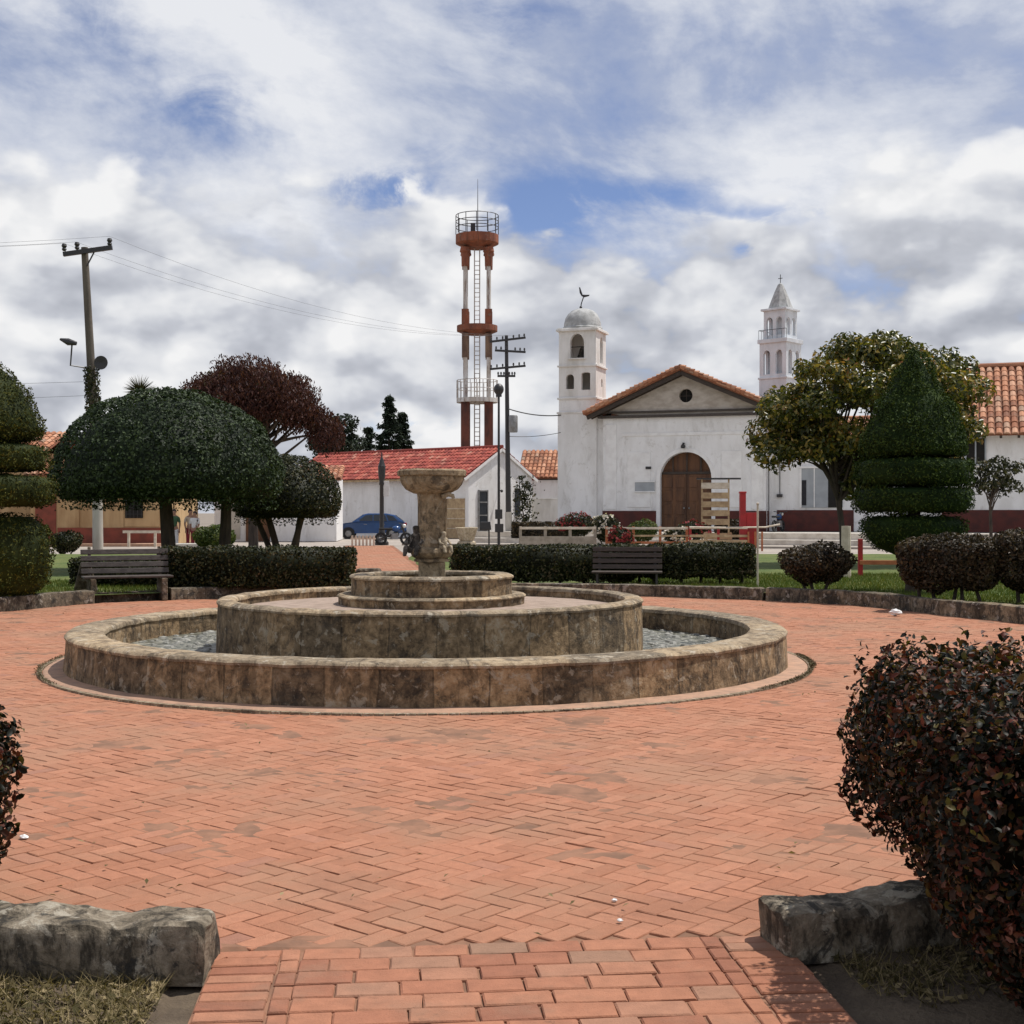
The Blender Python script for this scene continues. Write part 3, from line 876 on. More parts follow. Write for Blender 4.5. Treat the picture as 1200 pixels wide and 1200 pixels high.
# ---- stone kerbs
def kerb_run(name, label, a0, a1, wd, h, res, mat='kerb_stone', amp=0.012, cat='kerb', z0=-0.03, joint=0.9, rough=1.0, inset=0.0):
    """a0 -> a1 degrees round the plaza"""
    th0, th1 = R(a0), R(a1)
    rm = rin((th0 + th1) / 2)
    n = max(4, int(abs(th1 - th0) * rm / res))
    cr = 0.035
    sec = [(0, z0), (0, h - cr)]
    k = max(1, int(h / res / 2))
    sec = [(0.0, z0 + (h - cr - z0) * i / k) for i in range(k + 1)] + [(cr * 0.3, h - cr * 0.3)]
    k2 = max(2, int(wd / res / 1.5))
    sec += [(cr + (wd - 2 * cr) * i / k2, h) for i in range(k2 + 1)] + [(wd - cr * 0.3, h - cr * 0.3)]
    sec += [(wd, h - cr - (h - cr - z0) * i / k) for i in range(k + 1)]
    m = len(sec)
    mb = MB(); vs = []; fs = []; uvs = []
    s = 0.0; lastp = None
    ss = []
    for i in range(n + 1):
        th = th0 + (th1 - th0) * i / n
        c0 = pol(th, rin(th))
        if lastp is not None: s += math.dist(c0, lastp)
        lastp = c0; ss.append(s)
        jt = abs((s / joint) % 1.0 - 0.5) * 2      # 1 at a joint
        jd = 0.012 * max(0.0, (jt - 0.965) / 0.035)
        for (w, z) in sec:
            x, y = pol(th, rin(th) + inset + w)
            p = Vector((x, y, z))
            q = noise.noise_vector(p * 5.0) * amp + noise.noise_vector(p * 17.0) * amp * 0.55 * rough + noise.noise_vector(p * 1.6) * amp * 0.8
            ed = 0.0
            if z > z0 + 0.02: p = p + q
            mid = Vector((*pol(th, rin(th) + inset + wd / 2), 0))
            if jd and z > z0 + 0.02:
                p = p + (mid - Vector((p.x, p.y, 0))) * (jd / wd * 2) - Vector((0, 0, jd if z > h * 0.8 else 0))
            vs.append(p)
    for i in range(n):
        for j in range(m - 1):
            a = i * m + j
            fs.append((a, a + m, a + m + 1, a + 1))
            uvs.append([(ss[i], j * .05), (ss[i + 1], j * .05), (ss[i + 1], j * .05 + .05), (ss[i], j * .05 + .05)])
    fs.append(tuple(range(m))); uvs.append([(0, 0)] * m)
    fs.append(tuple(n * m + j for j in range(m - 1, -1, -1))); uvs.append([(0, 0)] * m)
    mb._add(vs, fs, None, uvs)
    o = mb.build(name, mat, smooth=True)
    return tag(o, label, cat)
kerb_run('stone_kerb', 'weathered grey stone kerb block beside the left edge of the brick path in the foreground', -91.1, -93.5 - 31, 0.26, 0.175, 0.018, 'near_block_stone', amp=0.022, joint=1.1)
kerb_run('stone_kerb', 'rounded grey stone kerb block beside the right edge of the brick path, under the reddish shrub', -79.1, -50, 0.25, 0.16, 0.018, 'near_block_stone', amp=0.024, joint=0.7)
kerb_run('stone_kerb', 'long low stone kerb curving along the lawn on the right side of the plaza', -48, 60, 0.26, 0.24, 0.07, amp=0.010)
kerb_run('stone_kerb', 'low stone kerb along the foot of the clipped hedge and the dark bench behind the fountain', 60.4, 92.5, 0.26, 0.22, 0.07, amp=0.010)
kerb_run('stone_kerb', 'short low stone kerb in front of the hedge left of the fountain', 105.5, 119, 0.26, 0.22, 0.07, amp=0.010)
kerb_run('stone_kerb', 'pale low stone kerb at the left edge below the tiered topiary', 126.5, 229, 0.28, 0.23, 0.07, amp=0.010)

kerb_run('stone_kerb', 'low stone kerb set back under the left bench', 126.3, 119.2, 0.2, 0.16, 0.07, amp=0.010, inset=0.35)
# ------------------------------------------------------------------ fountain
F = thing('fountain', 'large round tiered stone fountain with a bowl on a column, middle of the brick plaza', 'fountain', (FX, FY, 0))
def ring_wall(ro, ri, z0, z1, zin, batter=0.0, n=5):
    pr = [(ro + batter * (1 - i / n), z0 + (z1 - z0) * i / n) for i in range(n + 1)]
    return pr
def ring_part(name, mat, prof, seg=220, jit=0.008, jscale=4.0, parent=F):
    mb = MB(); mb.lathe(prof, seg, closed=True, jit=jit, jscale=jscale)
    return mb.build(name, mat, parent, smooth=True)
def coping(ro, ri, z0, z1, ov=0.02, c=0.03):
    ro += ov; ri -= ov
    return [(ro, z0), (ro + 0.004, z0 + (z1 - z0) * 0.45), (ro - c * 0.35, z1 - c * 0.35), (ro - c, z1), ((ro + ri) / 2 + .05, z1 + 0.004), ((ro + ri) / 2 - .05, z1 + .004), (ri + c, z1), (ri + c * 0.3, z1 - c * 0.3), (ri, z0 + (z1 - z0) * 0.4), (ri, z0)]
def wall(ro, ri, z0, z1, zi0, bat=0.03):
    n = 5
    return [(ro + bat * (1 - i / n), z0 + (z1 - z0) * i / n) for i in range(n + 1)] + [(ri, z1 - (z1 - zi0) * i / 3) for i in range(4)]
ow = ring_part('outer_wall', 'fountain_stone', wall(3.78, 3.42, -0.02, 0.335, 0.05))
ring_part('coping', 'fountain_coping', coping(3.78, 3.42, 0.3352, 0.385, 0.012), jit=0.01, parent=ow)
mw = ring_part('middle_wall', 'fountain_stone', wall(2.28, 2.10, 0.05, 0.635, 0.5, 0.015))
ring_part('coping', 'fountain_coping', coping(2.28, 2.10, 0.6352, 0.68, 0.012), jit=0.008, parent=mw)
st = ring_part('step_ring', 'fountain_stone', wall(1.01, 0.90, 0.5, 0.685, 0.5, 0.0), seg=140)
ring_part('coping', 'fountain_coping', coping(1.01, 0.885, 0.6852, 0.715, 0.014, 0.02), seg=140, parent=st)
iw = ring_part('inner_wall', 'fountain_stone', wall(0.87, 0.72, 0.69, 0.885, 0.7, 0.0), seg=120)
ring_part('coping', 'fountain_coping', coping(0.87, 0.71, 0.8852, 0.925, 0.018, 0.025), seg=120, jit=0.006, parent=iw)
def disc(name, mat, r0, r1, z, seg=96, nr=8, amp=0.0, parent=F, zc=0.0):
    mb = MB()
    prof = [(r0 + (r1 - r0) * i / nr, z + zc * (1 - i / nr)) for i in range(nr + 1)]
    mb.lathe(prof, seg, jit=amp, jscale=7)
    return mb.build(name, mat, parent, smooth=True)
disc('water', 'water', 2.2, 3.5, 0.13, nr=16, amp=0.012)
pv3 = MB()
for k in range(900):
    a = RNG.random() * 2 * PI; rr = math.sqrt(2.35 ** 2 + (3.38 ** 2 - 2.35 ** 2) * RNG.random()); q = 0.022 + 0.05 * RNG.random() ** 2
    pv3.ball((rr * math.cos(a), rr * math.sin(a), 0.128), q, 7, 4, (1, 0.6 + 0.5 * RNG.random(), 0.45))
o = pv3.build('pebbles', 'pebble', F, smooth=True); o['kind'] = 'stuff'
disc('upper_floor', 'gravel_floor', 0.85, 2.15, 0.565, amp=0.006, zc=0.05)
disc('inner_water', 'water', 0.0, 0.75, 0.79)
# tiled apron round the foot
mb = MB()
mb.lathe([(3.80, -0.02), (3.80, 0.028), (3.98, 0.022), (4.0, 0.008), (4.0, -0.02)], 260, closed=True, jit=0.006)
mb.build('apron', 'apron_tile', F, smooth=True)
mb = MB()
for k in range(300):
    a = 2 * PI * k / 300
    mb.box((4.03 * math.cos(a), 4.03 * math.sin(a), 0.002), (0.05, 0.074, 0.03), rz=a)
mb.build('edge_course', 'fountain_coping', F)
# moss at the foot on the right and left
V = []; NN = []
for (a0, a1, nn, rc) in ((-40, 2, 1300, 4.045), (-12, 4, 700, 4.06), (176, 215, 600, 4.04)):
    th = R(1) * (a0 + (a1 - a0) * RNG.random(nn)); rr = rc + RNG.normal(size=nn) * 0.016
    V.append(np.stack([rr * np.cos(th), rr * np.sin(th), 0.02 + 0.015 * RNG.random(nn)], 1))
V = np.concatenate(V)
o = tri_mesh('moss', [leaf_tris(V, np.tile([0, 0, 1.0], (len(V), 1)), 0.02, 0.4, 0.1, 1.0)], 'moss', F, kind='stuff')
# pedestal and bowl
P_ = MB()
P_.box((0, 0, 0.90), (0.29, 0.29, 0.32), rz=R(4))
P_.build('plinth', 'column_stone', F, bevel=0.012)
mb = MB()
mb.lathe([(0.0, 1.06), (0.19, 1.06), (0.195, 1.085), (0.17, 1.095), (0.215, 1.12), (0.235, 1.16), (0.225, 1.20), (0.17, 1.225), (0.0, 1.225)], 40, jit=0.008, jscale=9)
mb.build('pedestal_base', 'column_stone', F, smooth=True)
mb = MB()
mb.lathe([(0.175, 1.22), (0.172, 1.26), (0.158, 1.30), (0.155, 1.5), (0.152, 1.70), (0.158, 1.76), (0.165, 1.82)], 10, jit=0.006, jscale=6, phase=0.2)
mb.build('shaft', 'column_stone', F)
mb = MB()
mb.lathe([(0.0, 1.80), (0.16, 1.80), (0.20, 1.805), (0.285, 1.845), (0.33, 1.90), (0.348, 1.955), (0.345, 1.985), (0.372, 1.995), (0.376, 2.045), (0.355, 2.062), (0.31, 2.06), (0.29, 2.03), (0.15, 2.0), (0.0, 1.995)], 16, jit=0.008, jscale=6)
mb.build('bowl', 'column_stone', F, smooth=True)
mb = MB()
mb.tube([(0.12, -0.11, 1.77), (0.19, -0.13, 1.79), (0.235, -0.14, 1.775), (0.245, -0.14, 1.745)], [0.028, 0.025, 0.024, 0.02], 8)
mb.build('spout', 'pale_stone', F, smooth=True)
mb = MB()
mb.tube([(0.155, -0.06, 1.24), (0.158, -0.07, 1.5), (0.162, -0.07, 1.74)], 0.012, 6)
mb.build('water_pipe', 'column_stone', F)

def skin_body(name, verts, edges, radii, mat, parent=None, sub=1, loc=None):
    me = bpy.data.meshes.new(name)
    me.from_pydata(verts, edges, [])
    o = bpy.data.objects.new(name, me); C.objects.link(o)
    md = o.modifiers.new('skin', 'SKIN'); md.use_smooth_shade = True
    for i, r in enumerate(radii):
        sv = me.skin_vertices[0].data[i]
        sv.radius = (r, r) if not hasattr(r, '__len__') else r
        sv.use_root = (i == 0)
    sb = o.modifiers.new('sub', 'SUBSURF'); sb.levels = sub; sb.render_levels = sub
    me.materials.append(MATS[mat])
    # bake to plain mesh so that copies and masks read it directly
    dg = bpy.context.evaluated_depsgraph_get()
    ev = o.evaluated_get(dg)
    me2 = bpy.data.meshes.new_from_object(ev)
    o.modifiers.clear()
    o.data = me2
    me2.name = name
    if len(me2.materials) == 0: me2.materials.append(MATS[mat])
    if parent: o.parent = parent
    if loc: o.location = loc
    return o
def stone_child(name, mat, base, face, k=1.0, lean=0.0):
    """small crouching carved figure seated on the pedestal base"""
    ca, sa = math.cos(face), math.sin(face)
    raw = [((0, 0, .05), .055), ((.01, 0, .12), .05), ((.02, 0, .175), .045), ((.028, 0, .21), .022), ((.036, 0, .25), .042), ((.036, 0, .285), .03),
           ((.05, .055, .05), .032), ((.12, .06, .085), .027), ((.135, .055, .01), .022), ((.165, .055, .0), .016),
           ((.05, -.055, .05), .032), ((.12, -.06, .085), .027), ((.135, -.055, .01), .022), ((.165, -.055, .0), .016),
           ((.02, .06, .175), .022), ((.06, .085, .125), .018), ((.115, .06, .105), .016),
           ((.02, -.06, .175), .022), ((.06, -.085, .125), .018), ((.115, -.06, .105), .016)]
    edges = [(0, 1), (1, 2), (2, 3), (3, 4), (4, 5), (0, 6), (6, 7), (7, 8), (8, 9), (0, 10), (10, 11), (11, 12), (12, 13), (2, 14), (14, 15), (15, 16), (2, 17), (17, 18), (18, 19)]
    vs = []
    for (x, y, z), r in raw:
        x += lean * z
        vs.append((base[0] + (x * ca - y * sa) * k, base[1] + (x * sa + y * ca) * k, base[2] + z * k))
    return skin_body(name, vs, edges, [r * k for _, r in raw], mat, F)
o = stone_child('carved_figure', 'pale_stone', (0.12, -0.10, 1.165), R(-50), 0.8); o['label'] = 'pale carved figure sitting at the right foot of the column'
o = stone_child('carved_figure', 'dark_stone', (-0.165, -0.05, 1.13), R(250), 1.15, -0.12); o['label'] = 'dark stained carved figure at the left foot of the column'

# ------------------------------------------------------------------ vegetation builders
def stems(parent, pts, h, r, mat='bark', seed=1):
    for i, (x, y) in enumerate(pts):
        mb = MB()
        branch(mb, (x, y, -0.05), (random.uniform(-.15, .15), random.uniform(-.15, .15), 1), h, r, r * 0.6, 6, 5, 0.10, 0.02, seed + i)
        mb.build('stem', mat, parent, smooth=True)
def clipped_hedge(name, label, loc, rz, size, mat, n, leaf=0.06, rad=0.12, arc=None, clear=0.0, nst=0, amp=0.05, group=None, cat='hedge', off=0.0, core=True):
    t = thing(name, label, cat, loc, rz, group)
    L, Wd, H = size
    hh = H - clear
    P, N = pts_rbox((L, Wd, hh), min(rad, hh / 2.2, Wd / 2.2), n, depth=0.12, amp=amp, scale=2.2, off=off, bottom=clear > 0)
    if clear > 0.2:
        kf = np.clip(P[:, 2] / (hh * 0.8), 0, 1); P[:, 0] *= 0.8 + 0.2 * kf; P[:, 1] *= 0.7 + 0.3 * kf
    P[:, 2] += clear
    parts = [leaf_tris(P, N, leaf, 0.55, 0.1, 0.75)]
    if core:
        V, Fc, r = mb_tris(rbox_core((L, Wd, hh), 0.13), 0.2)
        if clear > 0.2:
            V[:, 0] *= 0.80; V[:, 1] *= 0.55; V[:, 2] = V[:, 2] * 0.8 + 0.05
        V[:, 2] += clear + (0.08 if clear else 0)
        parts.append((V, Fc, r))
    if arc:
        out = []
        for V, Fc, r in parts:
            V = V.copy(); th = V[:, 0] / arc
            rr = arc + V[:, 1]
            V = np.stack([rr * np.sin(th), rr * np.cos(th) - arc, V[:, 2]], 1)
            out.append((V, Fc, r))
        parts = out
    tri_mesh('foliage', parts, mat, t)
    if nst:
        for i in range(nst):
            x = (-L / 2 + L * (i + 0.5) / nst) * (0.62 if clear > 0.2 else 1.0) + random.uniform(-.08, .08)
            y = random.uniform(-.1, .1)
            mb = MB()
            branch(mb, (x, y, -0.03), (random.uniform(-.2, .2), random.uniform(-.2, .2), 1), clear + 0.25, 0.035, 0.022, 6, 4, 0.12, 0, i)
            mb.build('stem', 'bark', t, smooth=True)
    return t
GZ = 0.14
# hedges across the back of the plaza
clipped_hedge('clipped_hedge', 'long clipped brown green hedge left of the fountain, ending at the brick path', (-4.75, 24.75, GZ), R(-4), (3.65, 0.85, 0.80), 'leaf_hedge', 15000, 0.062, clear=0.05, nst=6, off=1)
clipped_hedge('clipped_hedge', 'dark clipped hedge behind the fountain column, left of the slatted bench', (0.63, 27.0, GZ), 0, (3.75, 0.8, 0.78), 'leaf_hedge', 14000, 0.062, clear=0.05, nst=6, off=7)
clipped_hedge('clipped_hedge', 'dark clipped hedge between the slatted bench and the thin white post', (3.62, 26.85, GZ), R(-5), (2.6, 0.9, 0.80), 'leaf_hedge', 12000, 0.062, clear=0.14, nst=6, off=13, amp=0.08)
clipped_hedge('clipped_hedge', 'low clipped hedge strip behind the left bench', (-7.5, 26.0, GZ), R(-8), (2.4, 0.6, 0.55), 'leaf_hedge', 6000, 0.06, off=19)
def round_bush(name, label, loc, r, mat, n, leaf, nst=4, clear=0.15, group=None, cat='bush', amp=0.12, off=0.0, scale=2.0, depth=0.2, stem_r=0.03):
    t = thing(name, label, cat, loc, 0, group)
    c = (0, 0, clear + r[2])
    P, N = pts_ellipsoid(c, r, n, -0.9, depth, amp, scale, off)
    kf = np.clip((P[:, 2] - clear) / (r[2] * 1.3), 0, 1); P[:, :2] *= (0.62 + 0.42 * kf)[:, None]
    cm = MB(); cm.ball(c, 1.0, 14, 8, (r[0] * 0.72, r[1] * 0.72, r[2] * 0.72))
    V, Fc, rv = mb_tris(cm, 0.15)
    tri_mesh('foliage', [leaf_tris(P, N, leaf, 0.55, 0.1, 0.8), (V, Fc, rv)], mat, t)
    for i in range(nst):
        a = 2 * PI * i / nst + 0.4
        mb = MB()
        branch(mb, (0.22 * r[0] * math.cos(a), 0.22 * r[1] * math.sin(a), -0.03), (math.cos(a) * .5, math.sin(a) * .5, 1), clear + r[2] * 0.7, stem_r, stem_r * 0.6, 6, 5, 0.1, 0, i)
        mb.build('stem', 'bark', t, smooth=True)
    return t
round_bush('round_bush', 'small round brownish clipped bush alone on the sunlit lawn', (5.5, 23.9, GZ), (0.66, 0.6, 0.40), 'leaf_hedge_brown', 8000, 0.062, 5, 0.10, off=3)
clipped_hedge('clipped_bush', 'brown topped clipped bush on bare stems right of the conical topiary', (7.05, 21.25, GZ), R(-25), (1.7, 1.0, 1.04), 'leaf_hedge_brown', 14000, 0.06, 0.3, clear=0.22, nst=5, amp=0.12, cat='bush', off=5)
clipped_hedge('clipped_bush', 'dark brown clipped bush on bare stems cut by the right edge of the photo', (8.45, 20.75, GZ), R(-25), (1.7, 1.1, 1.16), 'leaf_hedge_brown', 14000, 0.06, 0.3, clear=0.22, nst=5, amp=0.12, cat='bush', off=9)
round_bush('leafy_shrub', 'small light green leafy shrub under the domed tree behind the hedge', (-10.1, 45.0, 0.1), (0.72, 0.6, 0.5), 'leaf_light', 5000, 0.09, 4, 0.05, off=11)
round_bush('leafy_shrub', 'low dark shrub beside the pale foot of the left utility pole', (-15.9, 47.2, 0.1), (0.6, 0.5, 0.4), 'leaf_hedge', 3000, 0.09, 3, 0.02, off=15)

# foreground shrubs
def near_shrub(label, loc, size, n, leaf, off, bias_rot=0.0, nst=5):
    t = thing('reddish_shrub', label, 'shrub', loc, bias_rot)
    P, N = pts_rbox(size, min(size[1] / 2.3, 0.36), n, depth=0.30, amp=0.13, scale=2.9, off=off, bottom=True)
    P[:, 2] += 0.06
    # taper toward the ground
    k = np.clip((P[:, 2] - 0.05) / 0.62, 0, 1)
    P[:, 0] = (P[:, 0] - size[0] * .35) * (0.76 + 0.24 * k) + size[0] * .35; P[:, 1] *= 0.82 + 0.18 * k
    # shoots that break the outline
    for q in RNG.integers(0, len(P), 260):
        dd = np.linalg.norm(P - P[q], axis=1); mm = np.where(dd < 0.06)[0][:26]
        dr = N[q] * 0.6 + np.array([0, 0, 0.7]) + RNG.normal(size=3) * 0.3
        P[mm] += dr[None, :] * (0.075 * RNG.random(len(mm)))[:, None]
    kk = np.array([nz(p, 4.5, off + 3) + 0.6 * nz(p, 10, off) < 0.20 or RNG.random() < 0.35 for p in P]); P = P[kk]; N = N[kk]
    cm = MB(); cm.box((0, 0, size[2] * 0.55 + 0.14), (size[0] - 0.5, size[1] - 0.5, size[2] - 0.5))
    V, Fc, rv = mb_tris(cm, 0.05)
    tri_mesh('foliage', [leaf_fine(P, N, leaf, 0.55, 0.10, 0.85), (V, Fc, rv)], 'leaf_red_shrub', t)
    for i in range(nst):
        a = 2 * PI * i / nst
        mb = MB()
        x, y = 0.28 * size[0] * math.cos(a), 0.25 * size[1] * math.sin(a)
        pts = branch(mb, (x, y, -0.03), (math.cos(a) * .25, math.sin(a) * .25, 1), 0.62, 0.022, 0.012, 6, 6, 0.14, 0, 30 + i)
        for j in range(3):
            branch(mb, pts[2 + j], (random.uniform(-1, 1), random.uniform(-1, 1), .8), 0.35, 0.009, 0.004, 5, 4, 0.2, 0, 50 + i * 4 + j)
        mb.build('stem', 'bark', t, smooth=True)
    return t
near_shrub('big dark red and green clipped shrub in the right foreground', (2.08, 4.48, 0.0), (1.72, 1.75, 1.03), 112000, 0.030, 2, R(-6))
near_shrub('reddish leafy shrub just entering the left edge of the photo', (-2.99, 5.35, 0.0), (1.9, 1.2, 0.74), 34000, 0.038, 8, R(6))

# tiered topiary
def topiary(label, loc, tiers, mat, n, trunk_h, off, leaf=0.055):
    t = thing('tiered_topiary', label, 'topiary', loc)
    for i, (prof, frac) in enumerate(tiers):
        P, N = pts_profile(prof, int(n * frac), depth=0.13, amp=0.09, scale=2.4, off=off + i)
        kk = np.array([nz(p, 3.5, off + 9) + 0.7 * nz(p, 8.0, off) < 0.26 or RNG.random() < 0.4 for p in P]); P = P[kk]; N = N[kk]
        for q in RNG.integers(0, len(P), 60):
            mm = np.where(np.linalg.norm(P - P[q], axis=1) < 0.07)[0][:14]; P[mm] += (N[q] * .5 + np.array([0, 0, .6]) + RNG.normal(size=3) * .25)[None, :] * (0.12 * RNG.random(len(mm)))[:, None]
        cp = MB(); cp.lathe([(max(0.0, r - 0.10), z + (0.06 if j == 0 else (-0.10 if j == len(prof) - 1 else 0))) for j, (r, z) in enumerate(prof)], 24)
        V, Fc, rv = mb_tris(cp, 0.2)
        tri_mesh('crown', [leaf_tris(P, N, leaf, 0.4, 0.08, 0.7, (0, 0, 1), 0.25), (V, Fc, rv)], mat, t)
    mb = MB(); mb.tube([(0, 0, -0.05), (0.02, 0, 0.5), (0, 0.02, trunk_h)], [0.16, 0.12, 0.10], 10)
    mb.build('trunk', 'bark', t, smooth=True)
    return t
def pill(r, z0, z1, k=0.3):
    h = z1 - z0
    return [(0.0, z0), (r * 0.8, z0), (r * 0.94, z0 + h * 0.08), (r, z0 + h * 0.25), (r * 1.0, z0 + h * 0.74), (r * 0.95, z0 + h * 0.9), (r * 0.82, z1), (0.0, z1)]
cone = [(0.0, 2.46), (0.85, 2.46), (0.95, 2.52), (0.96, 2.66), (0.91, 2.85), (0.80, 3.13), (0.66, 3.45), (0.46, 3.75), (0.29, 4.14), (0.15, 4.38), (0.05, 4.46), (0.0, 4.47)]
topiary('tall conical topiary with stacked flat tiers beneath on the right lawn', (7.28, 24.0, GZ),
        [(cone, 0.46), (pill(1.06, 1.93, 2.42), 0.2), (pill(1.08, 1.46, 1.90), 0.2), ([(0.0, 0.66), (0.42, 0.68), (0.70, 0.80), (0.90, 0.98), (0.97, 1.15), (0.95, 1.28), (0.80, 1.38), (0.0, 1.40)], 0.14)], 'leaf_topiary', 60000, 4.0, 1)
cone2 = [(0.0, 2.62), (0.6, 2.62), (0.85, 2.70), (0.92, 2.85), (0.84, 3.10), (0.62, 3.5), (0.40, 3.78), (0.18, 3.93), (0.0, 3.97)]
topiary('olive green tiered topiary at the left edge of the photo', (-8.72, 22.0, GZ),
        [(cone2, 0.26), (pill(1.0, 2.14, 2.58), 0.2), (pill(1.12, 1.55, 2.06), 0.22), ([(0.0, 0.02), (0.75, 0.04), (0.98, 0.25), (1.08, 0.62), (1.07, 0.95), (0.98, 1.22), (0.78, 1.38), (0.0, 1.42)], 0.3)], 'leaf_topiary_gold', 52000, 3.6, 21)

# umbrella-clipped trees
def dome_tree(label, loc, rx, ry, z0, z1, n, leaf, mat, trunks, off, rnd_bottom=0.18):
    t = thing('domed_tree', label, 'tree', loc)
    h = z1 - z0
    prof = [(0.0, z0 + h * 0.10), (rx * 0.6, z0 + h * 0.06), (rx * 0.88, z0), (rx * 0.985, z0 + h * 0.10), (rx, z0 + h * 0.24), (rx * 0.95, z0 + h * 0.45), (rx * 0.83, z0 + h * 0.65), (rx * 0.62, z0 + h * 0.84), (rx * 0.32, z0 + h * 0.965), (0.0, z1)]
    P, N = pts_profile(prof, n, depth=0.22, amp=0.10, scale=1.1, off=off)
    kk = np.array([nz(p, 2.4, off + 9) + 0.7 * nz(p, 5.5, off) < 0.26 or RNG.random() < 0.5 for p in P]); P = P[kk]; N = N[kk]
    for q in RNG.integers(0, len(P), 60):
        mm = np.where(np.linalg.norm(P - P[q], axis=1) < 0.13)[0][:14]; P[mm] += (N[q] * .5 + np.array([0, 0, .6]) + RNG.normal(size=3) * .25)[None, :] * (0.10 * RNG.random(len(mm)))[:, None]
    cp = MB(); cp.lathe([(max(0, r - 0.28), z + (0.25 if j < 3 else -0.22)) for j, (r, z) in enumerate(prof)], 28)
    V, Fc, rv = mb_tris(cp, 0.15)
    parts = [leaf_tris(P, N, leaf, 0.6, 0.1, 0.6), (V, Fc, rv)]
    # ragged hanging twigs below
    m = n // 25
    a = RNG.random(m) * 2 * PI; rr = rx * (0.45 + 0.5 * RNG.random(m))
    Q = np.stack([rr * np.cos(a), rr * np.sin(a), z0 - 0.25 * RNG.random(m) ** 2], 1)
    parts.append(leaf_tris(Q, np.tile([0, 0, -1.0], (m, 1)), leaf, 0.5, 0.1, 1.0))
    for V, Fc, rv in parts: V[:, 1] *= ry / rx
    tri_mesh('crown', parts, mat, t)
    for i, (x, y, r, lx, ly) in enumerate(trunks):
        mb = MB()
        pts = branch(mb, (x, y, -0.1), (lx, ly, 1), z0 + 0.35, r, r * 0.75, 9, 7, 0.035, 0, 5 + i + int(off))
        for j in range(6):
            a = 2 * PI * j / 6 + i
            branch(mb, pts[-2], (math.cos(a), math.sin(a), 0.55), rx * 0.55, r * 0.5, r * 0.18, 6, 5, 0.12, 0.05, j)
        mb.build('trunk', 'bark', t, smooth=True)
    return t
dome_tree('big dark green tree clipped into a wide dome, left of the fountain', (-8.62, 33.2, GZ), 2.88, 2.7, 1.75, 4.55, 48000, 0.085, 'leaf_dome',
          [(0.0, 0.0, 0.20, 0.03, 0.0), (1.2, 0.9, 0.17, 0.02, 0.0)], 2)
dome_tree('smaller clipped dome tree with several stems beside the white house', (-6.15, 36.2, GZ), 1.5, 1.45, 1.35, 3.05, 18000, 0.08, 'leaf_hedge',
          [(-0.15, 0.0, 0.11, -0.25, 0.0), (0.1, 0.15, 0.10, 0.18, 0.1), (0.0, -0.15, 0.10, 0.35, -0.1), (-0.25, 0.1, 0.09, -0.45, 0.0)], 6)

# natural broad tree
def spread_tree(name, label, loc, trunk_h, trunk_r, clusters, mat, leaf, per, crad, seed, lean=(0, 0), droop=0.0, aspect=0.5):
    t = thing(name, label, 'tree', loc)
    rr = random.Random(seed)
    mb = MB()
    pts = branch(mb, (0, 0, -0.1), (lean[0], lean[1], 1), trunk_h, trunk_r, trunk_r * 0.7, 9, 6, 0.06, 0, seed)
    top = pts[-1]
    parts = []
    for i, (cx, cy, cz) in enumerate(clusters):
        tgt = Vector((cx, cy, cz))
        start = pts[rr.choice([-1, -1, -2, -3])]
        midp = start.lerp(tgt, 0.5) + Vector((rr.uniform(-.3, .3), rr.uniform(-.3, .3), rr.uniform(-.1, .35)))
        q1 = start.lerp(midp, 0.5) + Vector((0, 0, 0.1))
        mb.tube([start, q1, midp, midp.lerp(tgt, .6), tgt], [trunk_r * .42, trunk_r * .34, trunk_r * .25, trunk_r * .15, trunk_r * .06], 6)
        k = crad * rr.uniform(0.7, 1.25)
        m = int(per * (k / crad) ** 2)
        d = RNG.normal(size=(m, 3)); d /= np.linalg.norm(d, axis=1)[:, None]
        rad = k * (0.35 + 0.65 * RNG.random(m) ** 0.5)
        P = d * rad[:, None] * np.array([1.1, 1.1, 0.72]) + np.array(tgt)
        P = shell_noise(P, d, 0.3 * k, 1.7, i)
        if droop:
            P[:, 2] -= droop * (RNG.random(m) ** 2) * k
        V, Fc, rv = leaf_tris(P, d + np.array([0, 0, 0.4]), leaf, aspect, 0.12, 0.75, (0, 0, -1) if droop else None, 0.55 if droop else 0)
        parts.append((V, Fc, np.clip(rv * 0.75 + rr.random() * 0.25, 0, 1)))
    tri_mesh('crown', parts, mat, t)
    mb.build('trunk', 'bark', t, smooth=True)
    return t
def crown_clusters(c, r, n, seed, zmin=-0.6, inner=0.35):
    rr = random.Random(seed); out = []
    while len(out) < n:
        x, y, z = rr.uniform(-1, 1), rr.uniform(-1, 1), rr.uniform(zmin, 1)
        l = math.sqrt(x * x + y * y + z * z)
        if l > 1 or l < inner: continue
        p = (c[0] + x * r[0], c[1] + y * r[1], c[2] + z * r[2])
        if any(math.dist(p, q) < 0.42 * min(r) * 0.8 for q in out) and rr.random() < 0.85: continue
        out.append(p)
    return out
mag = crown_clusters((0.95, 0.3, 4.05), (2.95, 2.4, 2.1), 62, 11, -0.75)
mag = [q for q in mag if not (q[0] < 0.3 and q[2] < 3.0)] + [(-1.9, 0, 3.15), (-2.0, 0.3, 3.6), (0.55, 0, 2.6), (0.6, 0.1, 2.2), (0.9, 0.2, 2.9), (-1.5, .4, 4.2), (-1.0, 0.2, 3.4), (2.9, 0, 3.3), (3.2, 0.2, 3.8), (1.0, 0, 6.1), (0.2, 0.2, 5.9), (1.9, 0.1, 5.8)]
